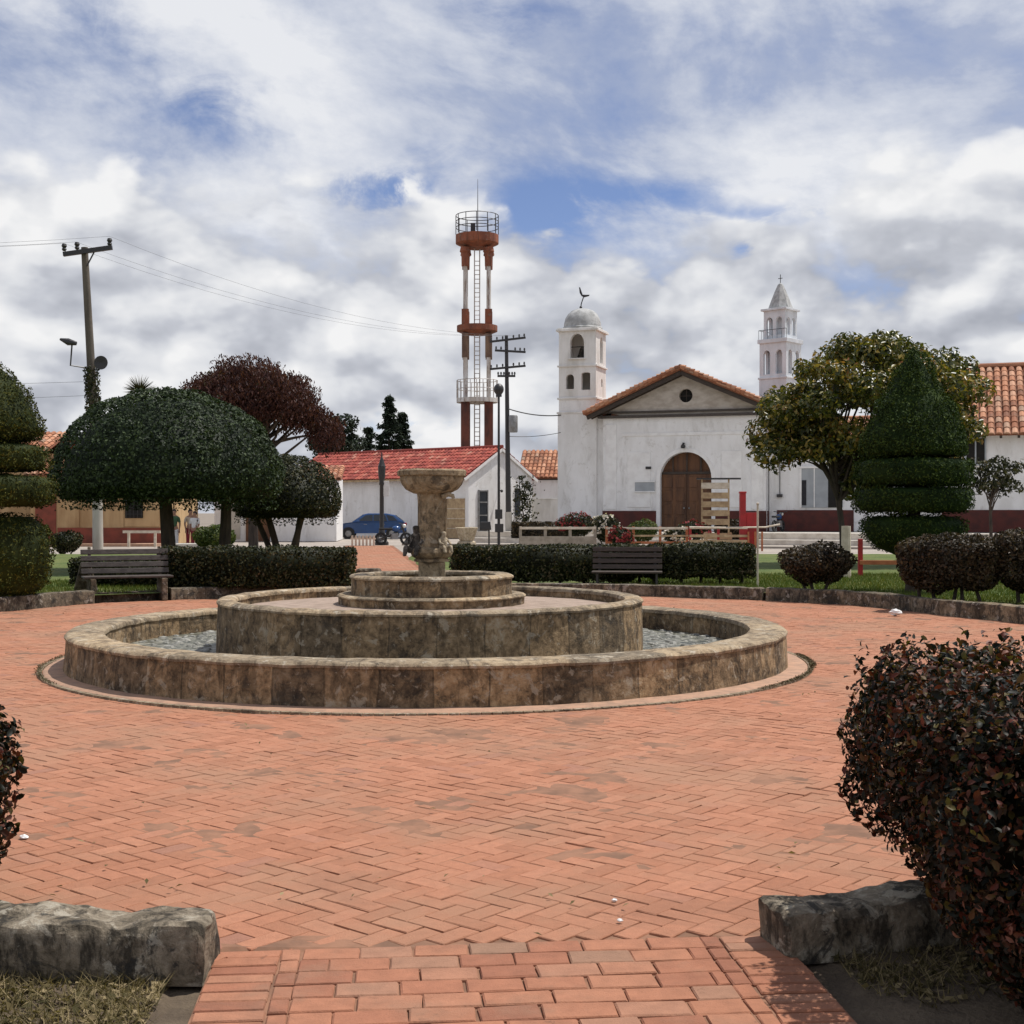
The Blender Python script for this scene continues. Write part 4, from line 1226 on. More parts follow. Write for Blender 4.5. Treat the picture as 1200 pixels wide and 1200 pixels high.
spread_tree('broad_tree', 'broad leafy tree with yellow green leaves and painted pale highlights in front of the church annex', (9.15, 36.5, GZ), 2.75, 0.095, mag, 'leaf_magnolia', 0.16, 520, 0.62, 3, (0.0, 0))
red = crown_clusters((-0.1, 0, 5.85), (2.7, 2.4, 1.85), 56, 5, 0.0, 0.4) + [(2.5, 0, 5.6), (2.9, 0.3, 5.3), (3.1, -.3, 4.9), (-2.6, 0, 5.6), (2.2, 0.4, 5.9)]
spread_tree('purple_tree', 'tall purple brown weeping tree rising behind the domed tree', (-10.75, 55, 0), 4.2, 0.22, red, 'leaf_purple', 0.17, 700, 0.70, 8, (0.0, 0), droop=0.8, aspect=0.34)
dk = crown_clusters((0, 0, 3.3), (1.7, 1.4, 1.3), 16, 15, -0.7)
spread_tree('broad_tree', 'small dark tree behind the left end of the red tiled roof', (-13.0, 98, 0), 3.6, 0.16, [(x * 1.25, y, z * 1.35 + 2.3) for x, y, z in dk], 'leaf_pine', 0.3, 320, 0.85, 21)
# shrubby tree against the wall on the far right
wl = crown_clusters((0, 0, 2.9), (1.35, 0.8, 0.85), 16, 41, -0.8, 0.1)
spread_tree('small_tree', 'small dark leafy tree against the white wall at the right edge', (21.2, 58.5, 0.3), 1.9, 0.08, wl, 'leaf_hedge', 0.2, 90, 0.5, 31)

# conifers behind the white house
def conifer(label, loc, h, r, n, seed):
    t = thing('conifer', label, 'tree', loc)
    rr = random.Random(seed); parts = []
    mb = MB(); mb.tube([(0, 0, -0.1), (0.03, 0, h * 0.5), (0, 0, h * 0.98)], [0.22, 0.14, 0.03], 8)
    tiers = int(h * 1.7)
    for k in range(tiers):
        f = k / tiers; z = h * (0.22 + 0.78 * f); rad = r * (1 - f) ** 0.8 * rr.uniform(0.65, 1.1) + 0.12
        for b in range(6):
            a = rr.random() * 2 * PI; L = rad * rr.uniform(0.65, 1.1)
            mb.tube([(0, 0, z), (L * .5 * math.cos(a), L * .5 * math.sin(a), z + .02 * L), (L * math.cos(a), L * math.sin(a), z - 0.16 * L)], [0.035, .025, 0.01], 4)
            m = int(n / tiers / 6)
            q = RNG.random(m) ** 0.7
            P = np.stack([q * L * math.cos(a) + RNG.normal(size=m) * 0.13, q * L * math.sin(a) + RNG.normal(size=m) * 0.13, z - 0.16 * L * q + RNG.normal(size=m) * 0.10 - 0.05], 1)
            parts.append(leaf_tris(P, np.tile([0, 0, 1.0], (m, 1)), 0.46, 0.32, 0.1, 0.7, (math.cos(a), math.sin(a), -0.5), 0.5))
    tri_mesh('crown', parts, 'leaf_pine', t)
    mb.build('trunk', 'bark', t, smooth=True)
conifer('tallest dark conifer behind the red roofed white house', (-10.9, 117, 0), 12.1, 2.5, 6500, 1)
conifer('dark conifer just right of the tallest one, behind the red roof', (-9.9, 119, 0), 10.8, 2.2, 5000, 2)
conifer('short pointed conifer left of the two tall ones behind the red roof', (-13.2, 121, 0), 9.6, 2.2, 4500, 3)
# spiky plant above the domed tree
t = thing('spiky_palm', 'spiky yucca like plant showing above the domed tree', 'plant', (-19.4, 69, 0))
mb = MB(); mb.tube([(0, 0, -0.1), (0.1, 0, 4), (0, 0, 7.6)], [0.22, 0.16, 0.13], 8); mb.build('trunk', 'bark', t, smooth=True)
m = 260
d = RNG.normal(size=(m, 3)); d[:, 2] = np.abs(d[:, 2]) * 0.9 - 0.15; d /= np.linalg.norm(d, axis=1)[:, None]
P = d * 0.42 + np.array([0, 0, 7.9])
Bs = np.cross(d, RNG.normal(size=(m, 3))); Bs /= np.linalg.norm(Bs, axis=1)[:, None]
v0 = P - d * 0.42 - Bs * 0.03; v1 = P - d * 0.42 + Bs * 0.03; v2 = P + d * 0.5
tri_mesh('crown', [(np.stack([v0, v1, v2], 1).reshape(-1, 3), np.arange(m * 3).reshape(-1, 3), RNG.random(m))], 'leaf_hedge', t)

# ---- grass
def blades(name, pts, h, w, mat, spread=0.35):
    n = len(pts)
    P = np.asarray(pts); a = RNG.random(n) * 2 * PI
    s = np.stack([np.cos(a), np.sin(a), np.zeros(n)], 1)
    d = np.stack([RNG.normal(size=n) * spread, RNG.normal(size=n) * spread, np.ones(n)], 1)
    H = (h * (0.5 + RNG.random(n)))[:, None]
    v0 = P - s * w; v1 = P + s * w; v2 = P + d * H
    return tri_mesh(name, [(np.stack([v0, v1, v2], 1).reshape(-1, 3), np.arange(n * 3).reshape(-1, 3), RNG.random(n))], mat, kind='stuff')
pts = []
while len(pts) < 42000:
    x = random.uniform(2.0, 11.5); y = random.uniform(19.0, 31)
    th = math.atan2(y - FY, x - FX); r = math.hypot(x - FX, y - FY)
    if r < rin(th) + 0.27: continue
    pts.append((x, y, lawn_z(th, x, y) - 0.01))
o = blades('lawn_grass', pts, 0.06, 0.008, 'grass_blade'); tag(o, 'short green lawn grass on the right behind the stone kerb', 'grass')
pts = []
while len(pts) < 16000:
    x = random.uniform(-11.5, -5.6); y = random.uniform(19, 28)
    th = math.atan2(y - FY, x - FX); r = math.hypot(x - FX, y - FY)
    if r < rin(th) + 0.3: continue
    pts.append((x, y, lawn_z(th, x, y) - 0.01))
o = blades('lawn_grass', pts, 0.06, 0.008, 'grass_blade'); tag(o, 'short dark lawn grass around the left topiary', 'grass')
pts = []
while len(pts) < 9000:
    x = random.uniform(-2.6, 2.6); y = random.uniform(3.6, 5.0)
    q = Vector((x, y)) - PA
    if abs(q.dot(PS)) < 1.18: continue
    th = math.atan2(y - FY, x - FX); r = math.hypot(x - FX, y - FY)
    if r < rin(th) + 0.25: continue
    dens = nz((x, y, 1), 3.0) + 0.35 + (0.5 if r < rin(th) + 0.5 else 0) + (0.25 if x < 0 else -0.25)
    if random.random() > dens: continue
    pts.append((x, y, -0.02))
o = blades('dry_grass', pts, 0.042, 0.003, 'dry_grass', 0.9); tag(o, 'dry straw coloured grass tufts in the flower beds in the foreground', 'grass')
# leaf litter
lp_ = []
while len(lp_) < 420:
    a = RNG.random() * 2 * PI; rr = 4.2 + 5.6 * RNG.random() ** 0.6
    x, y = pol(a, rr)
    if rr > rin(a) - 0.03: continue
    if nz((x, y, 2), 0.5) < -0.1: continue
    lp_.append((x, y, 0.02))
lp_ = np.array(lp_)
o = tri_mesh('fallen_leaves', [leaf_tris(lp_, np.tile([0, 0, 1.0], (len(lp_), 1)), 0.032, 0.5, 0.1, 0.3)], 'dry_grass', kind='stuff'); tag(o, 'small dry leaves scattered over the brick plaza', 'leaves')
pts = np.array(random.sample(pts, 2200)) + np.array([0, 0, 0.012])
o = tri_mesh('leaf_litter', [leaf_tris(pts, np.tile([0, 0, 1.0], (len(pts), 1)), 0.035, 0.6, 0.08, 0.35)], 'dry_grass', kind='stuff'); tag(o, 'fallen dry leaves on the bare soil in the foreground', 'leaves')

# ------------------------------------------------------------------ roofs and walls
def tile_roof(mb, A, B, Cc, D, pitch=0.28, row=0.42, rise=0.07, under=True):
    """A,B eave left/right; D,Cc ridge left/right. rounded clay tiles"""
    A, B, Cc, D = map(Vector, (A, B, Cc, D))
    U = B - A; V = D - A
    nrm = U.cross(V).normalized()
    if nrm.z < 0: nrm = -nrm
    nc = max(1, int(U.length / pitch)); nr = max(1, int(V.length / row))
    K = 5
    for j in range(nr):
        for i in range(nc):
            f = random.random(); jit = random.uniform(-.01, .012)
            vs = []
            for (tt, lift, k) in ((j / nr - 0.12 / nr, 0.035, 1.0), ((j + 1) / nr, 0.0, 0.86)):
                for q in range(K):
                    a = PI * q / (K - 1)
                    uu = (i + 0.5) / nc + (-math.cos(a)) * 0.5 / nc * 0.86 * k
                    vs.append(A + U * uu + V * tt + nrm * (math.sin(a) * rise + lift + jit))
            fs = [(q, q + 1, K + q + 1, K + q) for q in range(K - 1)]
            fs.append(tuple(range(K - 1, -1, -1)))
            mb._add(vs, fs, f)
    if under:
        e = nrm * -0.03
        mb.quad(A + e, B + e, Cc + e, D + e, 0.0)
        e2 = nrm * -0.10
        mb._add([A + e, B + e, Cc + e, D + e, A + e2, B + e2, Cc + e2, D + e2], [(0, 1, 5, 4), (1, 2, 6, 5), (2, 3, 7, 6), (3, 0, 4, 7), (4, 5, 6, 7)], 0.05)
def arch_pts(cx, w, zs, n=14, point=1.0):
    return [(cx + w / 2 * math.cos(PI - PI * k / n), zs + w / 2 * point * math.sin(PI * k / n)) for k in range(n + 1)]
def arch_wall(mb, x0, x1, z0, z1, cx, w, zb, zs, y0, y1, n=14, point=1.0):
    """wall slab (x0..x1, z0..z1) of thickness y0..y1 with one arched opening, sill at zb, spring at zs"""
    l, r = cx - w / 2, cx + w / 2
    def bx(a, b, c, d):
        if b - a > 1e-4 and d - c > 1e-4: mb.box(((a + b) / 2, (y0 + y1) / 2, (c + d) / 2), (b - a, abs(y1 - y0), d - c))
    bx(x0, l, z0, z1); bx(r, x1, z0, z1)
    bx(l, r, z0, zb)
    ap = arch_pts(cx, w, zs, n, point)
    for (xa, za), (xb, zb_) in zip(ap[:-1], ap[1:]):
        for y, flip in ((y0, False), (y1, True)):
            mb.quad((xa, y, za), (xb, y, zb_), (xb, y, z1), (xa, y, z1))
        mb.quad((xa, y0, za), (xb, y0, zb_), (xb, y1, zb_), (xa, y1, za))
    mb.quad((l, y0, z1), (r, y0, z1), (r, y1, z1), (l, y1, z1))

# ---- terrace in front of the church (raised pavement with two steps)
PHI = 0.33
CH = Vector((9.03, 69.9)); CX = Vector((math.cos(PHI), -math.sin(PHI))); CY = Vector((math.sin(PHI), math.cos(PHI)))
def chp(x, y): q = CH + CX * x + CY * y; return (q.x, q.y)
def terr(name, mat, x0, x1, y0, y1, z0, z1):
    mb = MB(); mb.prism([chp(x0, y0), chp(x1, y0), chp(x1, y1), chp(x0, y1)], z0, z1, 'Z')
    return mb.build(name, mat, kind='structure')
terr('pavement', 'concrete', -9.5, 40, -5.6, 30, -0.05, 0.58)
terr('pavement_edge', 'white_kerb', -9.52, 40, -5.9, -5.602, -0.05, 0.604)
terr('pavement_step', 'white_kerb', -9.5, 40, -7.0, -5.902, -0.05, 0.30)
terr('street_strip', 'street', -12, 40, -9.5, -7.002, -0.05, 0.06)

# ---- church
CHZ = 0.6
ch_ = thing('church', 'white church with a tiled gable roof, arched wooden door and domed bell tower', 'church', (CH.x, CH.y, CHZ), -PHI)
HW = 4.35; WZ = 6.1
mb = MB()
arch_wall(mb, -HW, HW, 0, WZ, 0.15, 2.75, 0.0, 2.8, 0.0, 0.55, 18)
mb.build('front_wall', 'white_wall', ch_)
mb = MB()
mb.box((HW - 0.25, 11.6, WZ / 2), (0.5, 22.0, WZ)); mb.box((-HW + 0.25, 11.6, WZ / 2), (0.5, 22.0, WZ)); mb.box((0, 22.3, WZ / 2), (2 * HW - 1.0, 0.5, WZ))
mb.build('side_wall', 'white_wall', ch_)
# shallow plaster bands and panels on the front
mb = MB()
for (x0, x1, z0, z1) in ((-HW + .15, -HW + .75, 1.15, 5.7), (HW - .75, HW - .15, 1.15, 5.7), (-3.3, 3.3, 5.05, 5.22), (-3.0, -1.75, 1.25, 4.2), (2.05, 3.1, 1.25, 4.2)):
    mb.box(((x0 + x1) / 2, -0.02, (z0 + z1) / 2), (x1 - x0, 0.036, z1 - z0))
mb.build('plaster_panels', 'white_trim', ch_, bevel=0.01)
mb = MB()
ap = arch_pts(0.15, 2.75, 2.8, 18); ap2 = arch_pts(0.15, 3.15, 2.8, 18)
for k in range(18):
    a, b, c, d = ap[k], ap[k + 1], ap2[k + 1], ap2[k]
    mb._add([(a[0], -0.05, a[1]), (b[0], -0.05, b[1]), (c[0], -0.05, c[1]), (d[0], -0.05, d[1]), (a[0], 0.0, a[1]), (b[0], 0.0, b[1]), (c[0], 0.0, c[1]), (d[0], 0.0, d[1])],
            [(0, 1, 2, 3), (0, 1, 5, 4), (3, 2, 6, 7)])
for s in (-1, 1): mb.box((0.15 + s * 1.475, -0.026, 1.4), (0.2, 0.048, 2.8))
mb.build('door_surround', 'white_trim', ch_)
mb = MB()
for (x0, x1) in ((-HW - .03, 0.15 - 1.58), (0.15 + 1.58, HW + .03)):
    mb.box(((x0 + x1) / 2, -0.018, 0.53), (x1 - x0, 0.07, 1.06))
mb.box((HW + 0.02, 11.5, 0.53), (0.06, 22, 1.06))
mb.build('painted_base', 'maroon_paint', ch_)
# arched double door
d_ = MB()
ap = arch_pts(0.15, 2.72, 2.8, 18)
out_l = [(0.15 - 1.36, 0.02), (0.13, 0.02), (0.13, 3.2), (0.15 - 1.36, 3.2)]
for s in (-1, 1):
    d = MB()
    x0, x1 = (0.15 - 1.36, 0.14) if s < 0 else (0.16, 0.15 + 1.36)
    d.box(((x0 + x1) / 2, 0.34, 1.5), (x1 - x0, 0.08, 3.0))
    for r in range(4):
        for q in range(2):
            w = (x1 - x0) / 2
            d.box((x0 + w * (q + .5), 0.29, 0.42 + r * 0.72), (w * 0.72, 0.05, 0.56))
    dd = d.build('door', 'door_wood', ch_, bevel=0.01)
    h = MB(); h.ball((0.15 + s * 0.14, 0.23, 1.2), 0.05); h.build('handle', 'grey_metal', dd, smooth=True)
mb = MB()
mb.box((0.15, 0.33, 3.07), (2.7, 0.14, 0.14))
for x in (-0.6, 0.15, 0.9): mb.box((x, 0.35, 3.55), (0.07, 0.06, 0.82 + (0.25 if x == 0.15 else 0)))
mb.build('transom', 'dark_wood', ch_)
mb = MB(); mb.box((0.15, 0.49, 2.1), (2.74, 0.04, 4.1)); mb.build('arch_panel', 'door_wood', ch_)
# gable above: rough render, oculus, beam
AP = 8.55; SL = (AP - 6.25) / 5.2
mb = MB()
N_ = 20; oc = (0.15, 7.15); orad = 0.36
out = [(-HW, WZ + .002), (HW, WZ + .002), (HW, AP - .22 - SL * HW), (0, AP - .22), (-HW, AP - .22 - SL * HW)]
# triangulated by fans around the oculus
cir = [(oc[0] + orad * math.cos(2 * PI * k / 40), oc[1] + orad * math.sin(2 * PI * k / 40)) for k in range(40)]
def ray_out(k):
    a = 2 * PI * k / 40; dx, dz = math.cos(a), math.sin(a); best = 99
    for i in range(5):
        (x1_, z1_), (x2_, z2_) = out[i], out[(i + 1) % 5]
        den = dx * (z2_ - z1_) - dz * (x2_ - x1_)
        if abs(den) < 1e-9: continue
        t_ = ((x1_ - oc[0]) * (z2_ - z1_) - (z1_ - oc[1]) * (x2_ - x1_)) / den
        u_ = ((x1_ - oc[0]) * dz - (z1_ - oc[1]) * dx) / den
        if t_ > 0 and -1e-6 <= u_ <= 1 + 1e-6: best = min(best, t_)
    return (oc[0] + dx * best, oc[1] + dz * best)
og = [ray_out(k) for k in range(40)]
# snap nearest rays to the outline corners so that the shape stays exact
for cpt in out:
    k = min(range(40), key=lambda q: math.dist(og[q], cpt)); og[k] = cpt
for k in range(40):
    j = (k + 1) % 40
    mb.quad((cir[k][0], 0.02, cir[k][1]), (cir[j][0], 0.02, cir[j][1]), (og[j][0], 0.02, og[j][1]), (og[k][0], 0.02, og[k][1]))
    mb.quad((cir[k][0], 0.02, cir[k][1]), (cir[j][0], 0.02, cir[j][1]), (cir[j][0], 0.4, cir[j][1]), (cir[k][0], 0.4, cir[k][1]))
mb.build('gable', 'grey_render', ch_)
mb = MB(); mb.prism(cir, 0.3, 0.34, 'Y'); ow_ = mb.build('round_window', 'void', ch_)
mb = MB(); mb.box((oc[0], 0.27, oc[1]), (0.7, 0.04, 0.04)); mb.box((oc[0], 0.26, oc[1]), (0.04, 0.03, 0.7)); mb.build('window_bar', 'dark_wood', ow_)
mb = MB()
mb.box((0, -0.10, WZ + 0.0), (2 * HW + 0.5, 0.18, 0.15)); mb.box((0, -0.04, WZ + 0.24), (2 * HW + 0.2, 0.10, 0.10))
mb.build('tie_beam', 'bench_wood', ch_, bevel=0.01)
rf = MB()
for s in (-1, 1):
    a = (s * 5.2, -0.70, AP - SL * 5.2); b = (s * 5.2, 22.5, AP - SL * 5.2); c = (0, 22.5, AP); d = (0, -0.70, AP)
    tile_roof(rf, a, b, c, d, 0.30, 0.46, 0.08)
rf.tube([(0, -0.75, AP + .06), (0, 22.5, AP + .06)], 0.13, 8)
# verge tiles along the front edges
for s in (-1, 1):
    for k in range(22):
        t0, t1 = k / 22, (k + 1.12) / 22
        rf.tube([(s * 5.25 * t1, -0.70, AP - SL * 5.25 * t1 + .10), (s * 5.25 * t0, -0.70, AP - SL * 5.25 * t0 + .07 + random.uniform(-.02, .03))], [0.15 + random.uniform(-.02, .03), 0.10], 8)
rf.build('roof', 'clay_tile', ch_)
mb = MB()
for s in (-1, 1):
    mb.bar((0, -0.55, AP - .24), (s * 5.1, -0.55, AP - .24 - SL * 5.1), 0.10, 0.22)
    mb.bar((0, -0.06, AP - .26), (s * 5.0, -0.06, AP - .26 - SL * 5.0), 0.10, 0.18)
mb.build('verge_beam', 'dark_wood', ch_)
for s_ in (-1, 1):
    for k in range(9):
        x = s_ * 5.0 * (k + 0.6) / 9.5
        mb = MB(); mb.box((x, -0.32, AP - .20 - SL * abs(x)), (0.10, 0.5, 0.12)); mb.build('rafter', 'dark_wood', ch_)
    for k in range(14):
        mb = MB(); mb.box((s_ * 4.75, 0.4 + k * 1.6, AP - .18 - SL * 4.75), (0.7, 0.12, 0.12), ry=s_ * math.atan(SL)); mb.build('rafter', 'dark_wood', ch_)
# lamp and plaque
mb = MB(); mb.box((0.05, -0.06, 4.62), (0.10, 0.16, 0.08)); mb.lathe([(0.0, 4.36), (0.09, 4.36), (0.13, 4.42), (0.12, 4.50), (0.05, 4.58), (0.0, 4.58)], 12, (0.05, -0.2, 0)); mb.build('wall_lamp', 'black_metal', ch_)
mb = MB(); mb.box((-2.05, -0.06, 2.35), (1.05, 0.04, 0.55)); pq = mb.build('notice_board', 'shutter_grey', ch_, bevel=0.005)
mb = MB(); mb.box((-2.05, -0.087, 2.62), (1.15, 0.05, 0.06)); mb.box((-2.05, -0.087, 2.08), (1.15, 0.05, 0.06)); mb.build('frame', 'white_trim', pq)
mb = MB(); mb.box((-1.85, -0.06, 3.35), (0.30, 0.03, 0.14)); mb.build('plaque', 'black_metal', ch_)

# tower, belongs to the church
TWX0, TWX1 = -6.95, -4.85; TY0 = 0.35; TD = 2.1
tx = (TWX0 + TWX1) / 2; ty = TY0 + TD / 2; TWD = TWX1 - TWX0
mb = MB()
mb.box((tx, ty, 3.2), (TWD + 0.10, TD + 0.10, 6.4))
mb.box((tx, ty, 6.85), (TWD, TD, 0.9))
tw = mb.build('bell_tower', 'white_wall', ch_)
mb = MB()
mb.box(((TWX1 - 0.02 - HW) / 2, 0.85, WZ / 2), (-HW - TWX1 - 0.06, 0.9, WZ))
mb.build('link_wall', 'white_wall', ch_)
mb = MB()
# middle stage with two openings, belfry stage with arches
def stage(mb, z0, z1, ops_front, op_right, th=0.28):
    x0, x1, y0, y1 = TWX0, TWX1, TY0, TY0 + TD
    xs = [x0] + [(a[0] + b[0]) / 2 for a, b in zip(ops_front[:-1], ops_front[1:])] + [x1]
    for (cx, w, zb, zs, pt), xa, xb in zip(ops_front, xs[:-1], xs[1:]):
        arch_wall(mb, xa, xb, z0, z1, cx, w, zb, zs, y0, y0 + th, 10, pt)
    mb.box((x0 + th / 2, (y0 + y1) / 2 + th / 2, (z0 + z1) / 2), (th, TD - th - .002, z1 - z0))
    mb.box(((x0 + x1) / 2, y1 - th / 2, (z0 + z1) / 2), (TWD - 2 * th - .002, th, z1 - z0))
    # right face
    tmp = MB()
    cy, w, zb, zs, pt = op_right
    arch_wall(tmp, y0 + th + .001, y1, z0, z1, cy, w, zb, zs, 0, th, 10, pt)
    mb._add([(x1 - y, x, z) for (x, y, z) in tmp.v], tmp.f)
stage(mb, 7.302, 8.93, [(tx - 0.42, 0.46, 7.72, 8.3, 1.0), (tx + 0.48, 0.5, 7.65, 8.52, 0.35)], (ty + 0.2, 0.30, 7.9, 8.2, 1))
stage(mb, 9.02, 10.88, [(tx - 0.02, 0.80, 9.40, 10.2, 1.35)], (ty + 0.1, 0.62, 9.2, 10.25, 1.2))
mb.build('belfry', 'tower_wall', tw)
for (c_, z_) in (((tx, ty, 7.2), (TWD + .16, TD + .16, 0.10)), ((tx, ty, 8.975), (TWD + .16, TD + .16, 0.09)), ((tx, ty, 10.94), (TWD + .26, TD + .26, 0.12)), ((tx, ty, 11.03), (TWD + .12, TD + .12, 0.06)), ((tx, ty, 6.42), (TWD + .2, TD + .2, 0.10)), ((tx, ty, 7.32), (TWD - .1, TD - .1, .04))):
    mb = MB(); mb.box(c_, z_); mb.build('cornice', 'tower_wall', tw, bevel=0.01)
mb = MB(); mb.box((tx - .02, TY0 - 0.05, 9.36), (1.0, 0.14, 0.07)); mb.build('sill', 'tower_wall', tw, bevel=0.01)
mb = MB()
mb.lathe([(1.13, 11.05), (1.13, 11.14), (1.06, 11.2), (1.04, 11.4), (0.96, 11.68), (0.82, 11.92), (0.60, 12.1), (0.34, 12.2), (0.10, 12.24), (0.0, 12.24)], 12, (tx, ty, 0), jit=0.02, jscale=4)
mb.build('dome', 'dome_grey', tw, smooth=True)
mb = MB()
mb.lathe([(0.0, 9.55), (0.30, 9.55), (0.28, 9.62), (0.20, 9.8), (0.16, 10.0), (0.10, 10.1), (0, 10.12)], 16, (tx, ty, 0)); mb.bar((tx - .75, ty, 10.14), (tx + .75, ty, 10.14), 0.05, 0.05)
mb.build('bell', 'dark_stone', tw, smooth=True)
mb = MB()
mb.tube([(tx - .1, ty, 12.2), (tx - .08, ty, 12.5), (tx + .06, ty, 12.9)], 0.032, 6)
mb.prism([(tx - .16, 13.12), (tx - .06, 12.94), (tx + .08, 12.86), (tx + .36, 12.92), (tx + .40, 12.99), (tx + .16, 13.0), (tx, 13.02), (tx - .14, 13.42), (tx - .2, 13.45)], ty - .025, ty + .025, 'Y')
mb.ball((tx - .1, ty, 12.32), 0.08)
mb.build('weathervane', 'black_metal', tw)

# ---- annex right of the church
an = thing('annex', 'white annex with a maroon base and a grey shutter beside the church', 'building', (*chp(HW + .05, 0.9), CHZ), -PHI)
AL = 9.0; AH = 4.75
mb = MB()
mb.box((AL / 2, 0.25, AH / 2), (AL, 0.5, AH)); mb.box((AL / 2, 6.0, AH / 2), (AL, 0.4, AH)); mb.box((AL - .2, 3.15, AH / 2), (0.4, 5.29, AH))
wl_ = mb.build('wall', 'white_wall', an)
mb = MB(); mb.box((2.35, -0.022, 0.55), (3.9, 0.05, 1.1)); mb.build('painted_base', 'maroon_paint', an)
mb = MB(); mb.box((2.7, -0.03, 2.25), (2.1, 0.06, 2.05)); w_ = mb.build('window', 'shutter_grey', an)
mb = MB(); mb.box((2.7, -0.06, 3.32), (2.35, 0.16, 0.10)); mb.box((1.62, -0.05, 2.25), (0.10, 0.10, 2.03)); mb.box((2.32, -0.05, 2.25), (0.05, 0.09, 2.03)); mb.build('frame', 'white_trim', w_)
mb = MB(); mb.box((3.38, -0.065, 2.23), (0.72, 0.02, 2.0)); mb.build('opening', 'void', w_)
mb = MB(); mb.box((1.80, -0.075, 2.0), (0.22, 0.04, 1.3)); mb.build('side_panel', 'cloth_dark', w_)
rf = MB()
tile_roof(rf, (0, -0.6, AH - .1), (AL, -0.6, AH - .1), (AL, 3.2, AH + 1.25), (0, 3.2, AH + 1.25), 0.30, 0.46, 0.08)
tile_roof(rf, (AL, 6.8, AH - .1), (0, 6.8, AH - .1), (0, 3.2, AH + 1.25), (AL, 3.2, AH + 1.25), 0.30, 0.46, 0.08)
rf.tube([(0, 3.2, AH + 1.3), (AL, 3.2, AH + 1.3)], 0.12, 8)
rf.build('roof', 'clay_tile', an)
mb = MB(); mb.box((0.55, -0.10, 1.85), (0.28, 0.2, 0.16)); mb.tube([(0.55, -.03, 1.9), (0.55, -.03, 4.6)], 0.02, 6); mb.build('meter_box', 'black_metal', an)
# ---- long tiled house farther right
hr = thing('long_house', 'white house with a big clay tiled roof and maroon base at the right edge', 'house', (*chp(13.0, 0.2), CHZ), -PHI)
HL = 18.0; HH = 4.85
mb = MB()
mb.box((HL / 2, 0.25, HH / 2), (HL, 0.5, HH)); mb.box((HL / 2, 9.2, HH / 2), (HL, 0.4, HH))
mb.prism([(0.001, 0), (9.4, 0), (9.4, HH), (4.7, HH + 3.6), (0.001, HH)], 0.0, 0.4, 'X')
mb.prism([(0.501, 0), (8.999, 0), (8.999, HH), (4.7, HH + 3.3), (0.501, HH)], HL - .4, HL - .002, 'X')
mb.build('wall', 'white_wall', hr)
mb = MB(); mb.box((HL / 2, -0.022, 0.55), (HL, 0.05, 1.1)); mb.build('painted_base', 'maroon_paint', hr)
rf = MB()
tile_roof(rf, (-0.4, -0.7, HH - .05), (HL + .4, -0.7, HH - .05), (HL + .4, 4.7, HH + 3.75), (-0.4, 4.7, HH + 3.75), 0.36, 0.5, 0.10)
tile_roof(rf, (HL + .4, 10.1, HH - .05), (-.4, 10.1, HH - .05), (-.4, 4.7, HH + 3.75), (HL + .4, 4.7, HH + 3.75), 0.36, 0.5, 0.10)
rf.tube([(-.4, 4.7, HH + 3.82), (HL + .4, 4.7, HH + 3.82)], 0.16, 8)
rf.build('roof', 'clay_tile', hr)
for k in range(22):
    mb = MB(); mb.box((0.3 + k * 0.82, -0.32, HH - .02), (0.12, 0.7, 0.14), rx=R(30)); mb.build('rafter', 'dark_wood', hr)
mb = MB(); mb.box((1.6, -0.02, 4.0), (0.85, 0.06, 1.25)); w_ = mb.build('window', 'void', hr)
mb = MB()
for x in (1.14, 1.6, 2.06): mb.box((x, -0.06, 4.0), (0.07, 0.08, 1.3))
mb.box((1.6, -0.07, 3.33), (1.05, 0.12, 0.08)); mb.build('frame', 'shutter_grey', w_)

# ---- second bell tower behind
bt = thing('bell_tower', 'slender white bell tower with a pointed spire beyond the church roof', 'tower', (17.35, 85.5, 0), -0.72)
mb = MB(); mb.box((0, 0, 5.1), (2.35, 2.35, 10.2)); bw_ = mb.build('tower_shaft', 'cool_white', bt); bt.scale = (0.84, 0.84, 1.0)
def open_stage(mb, hw, z0, z1, w, zs, th=0.22, n=2):
    for rot in range(4):
        tmp = MB()
        if n == 2:
            arch_wall(tmp, -hw, 0, z0, z1, -hw / 2 + .05, w, z0 + .25, zs, -hw, -hw + th, 8)
            arch_wall(tmp, 0, hw, z0, z1, hw / 2 - .05, w, z0 + .25, zs, -hw, -hw + th, 8)
        else:
            arch_wall(tmp, -hw, hw, z0, z1, 0, w, z0 + .2, zs, -hw, -hw + th, 8)
        a = rot * PI / 2; k = 1.0 if rot % 2 == 0 else 0.999
        mb._add([((x * math.cos(a) - y * math.sin(a)) * k, (x * math.sin(a) + y * math.cos(a)) * k, z) for x, y, z in tmp.v], tmp.f)
mb = MB(); open_stage(mb, 1.15, 10.2, 12.45, 0.58, 11.7, n=2); mb.box((0, 0, 11.3), (1.2, 1.2, 2.2)); mb.build('lower_belfry', 'cool_white', bt)
mb = MB(); open_stage(mb, 0.92, 12.72, 14.55, 0.55, 13.85, n=2); mb.box((0, 0, 13.6), (0.5, 0.5, 1.7)); mb.build('upper_belfry', 'cool_white', bt)
for c_, z_ in (((0, 0, 12.58), (2.55, 2.55, 0.26)), ((0, 0, 14.62), (2.2, 2.2, 0.14)), ((0, 0, 10.2), (2.5, 2.5, 0.12))):
    mb = MB(); mb.box(c_, z_); mb.build('cornice', 'cool_white', bt, bevel=0.02)
mb = MB(); mb.lathe([(0.96, 14.69), (0.92, 14.8), (0.72, 15.25), (0.44, 15.85), (0.20, 16.3), (0.0, 16.42)], 8, phase=PI / 8); mb.build('spire', 'dome_grey', bt)
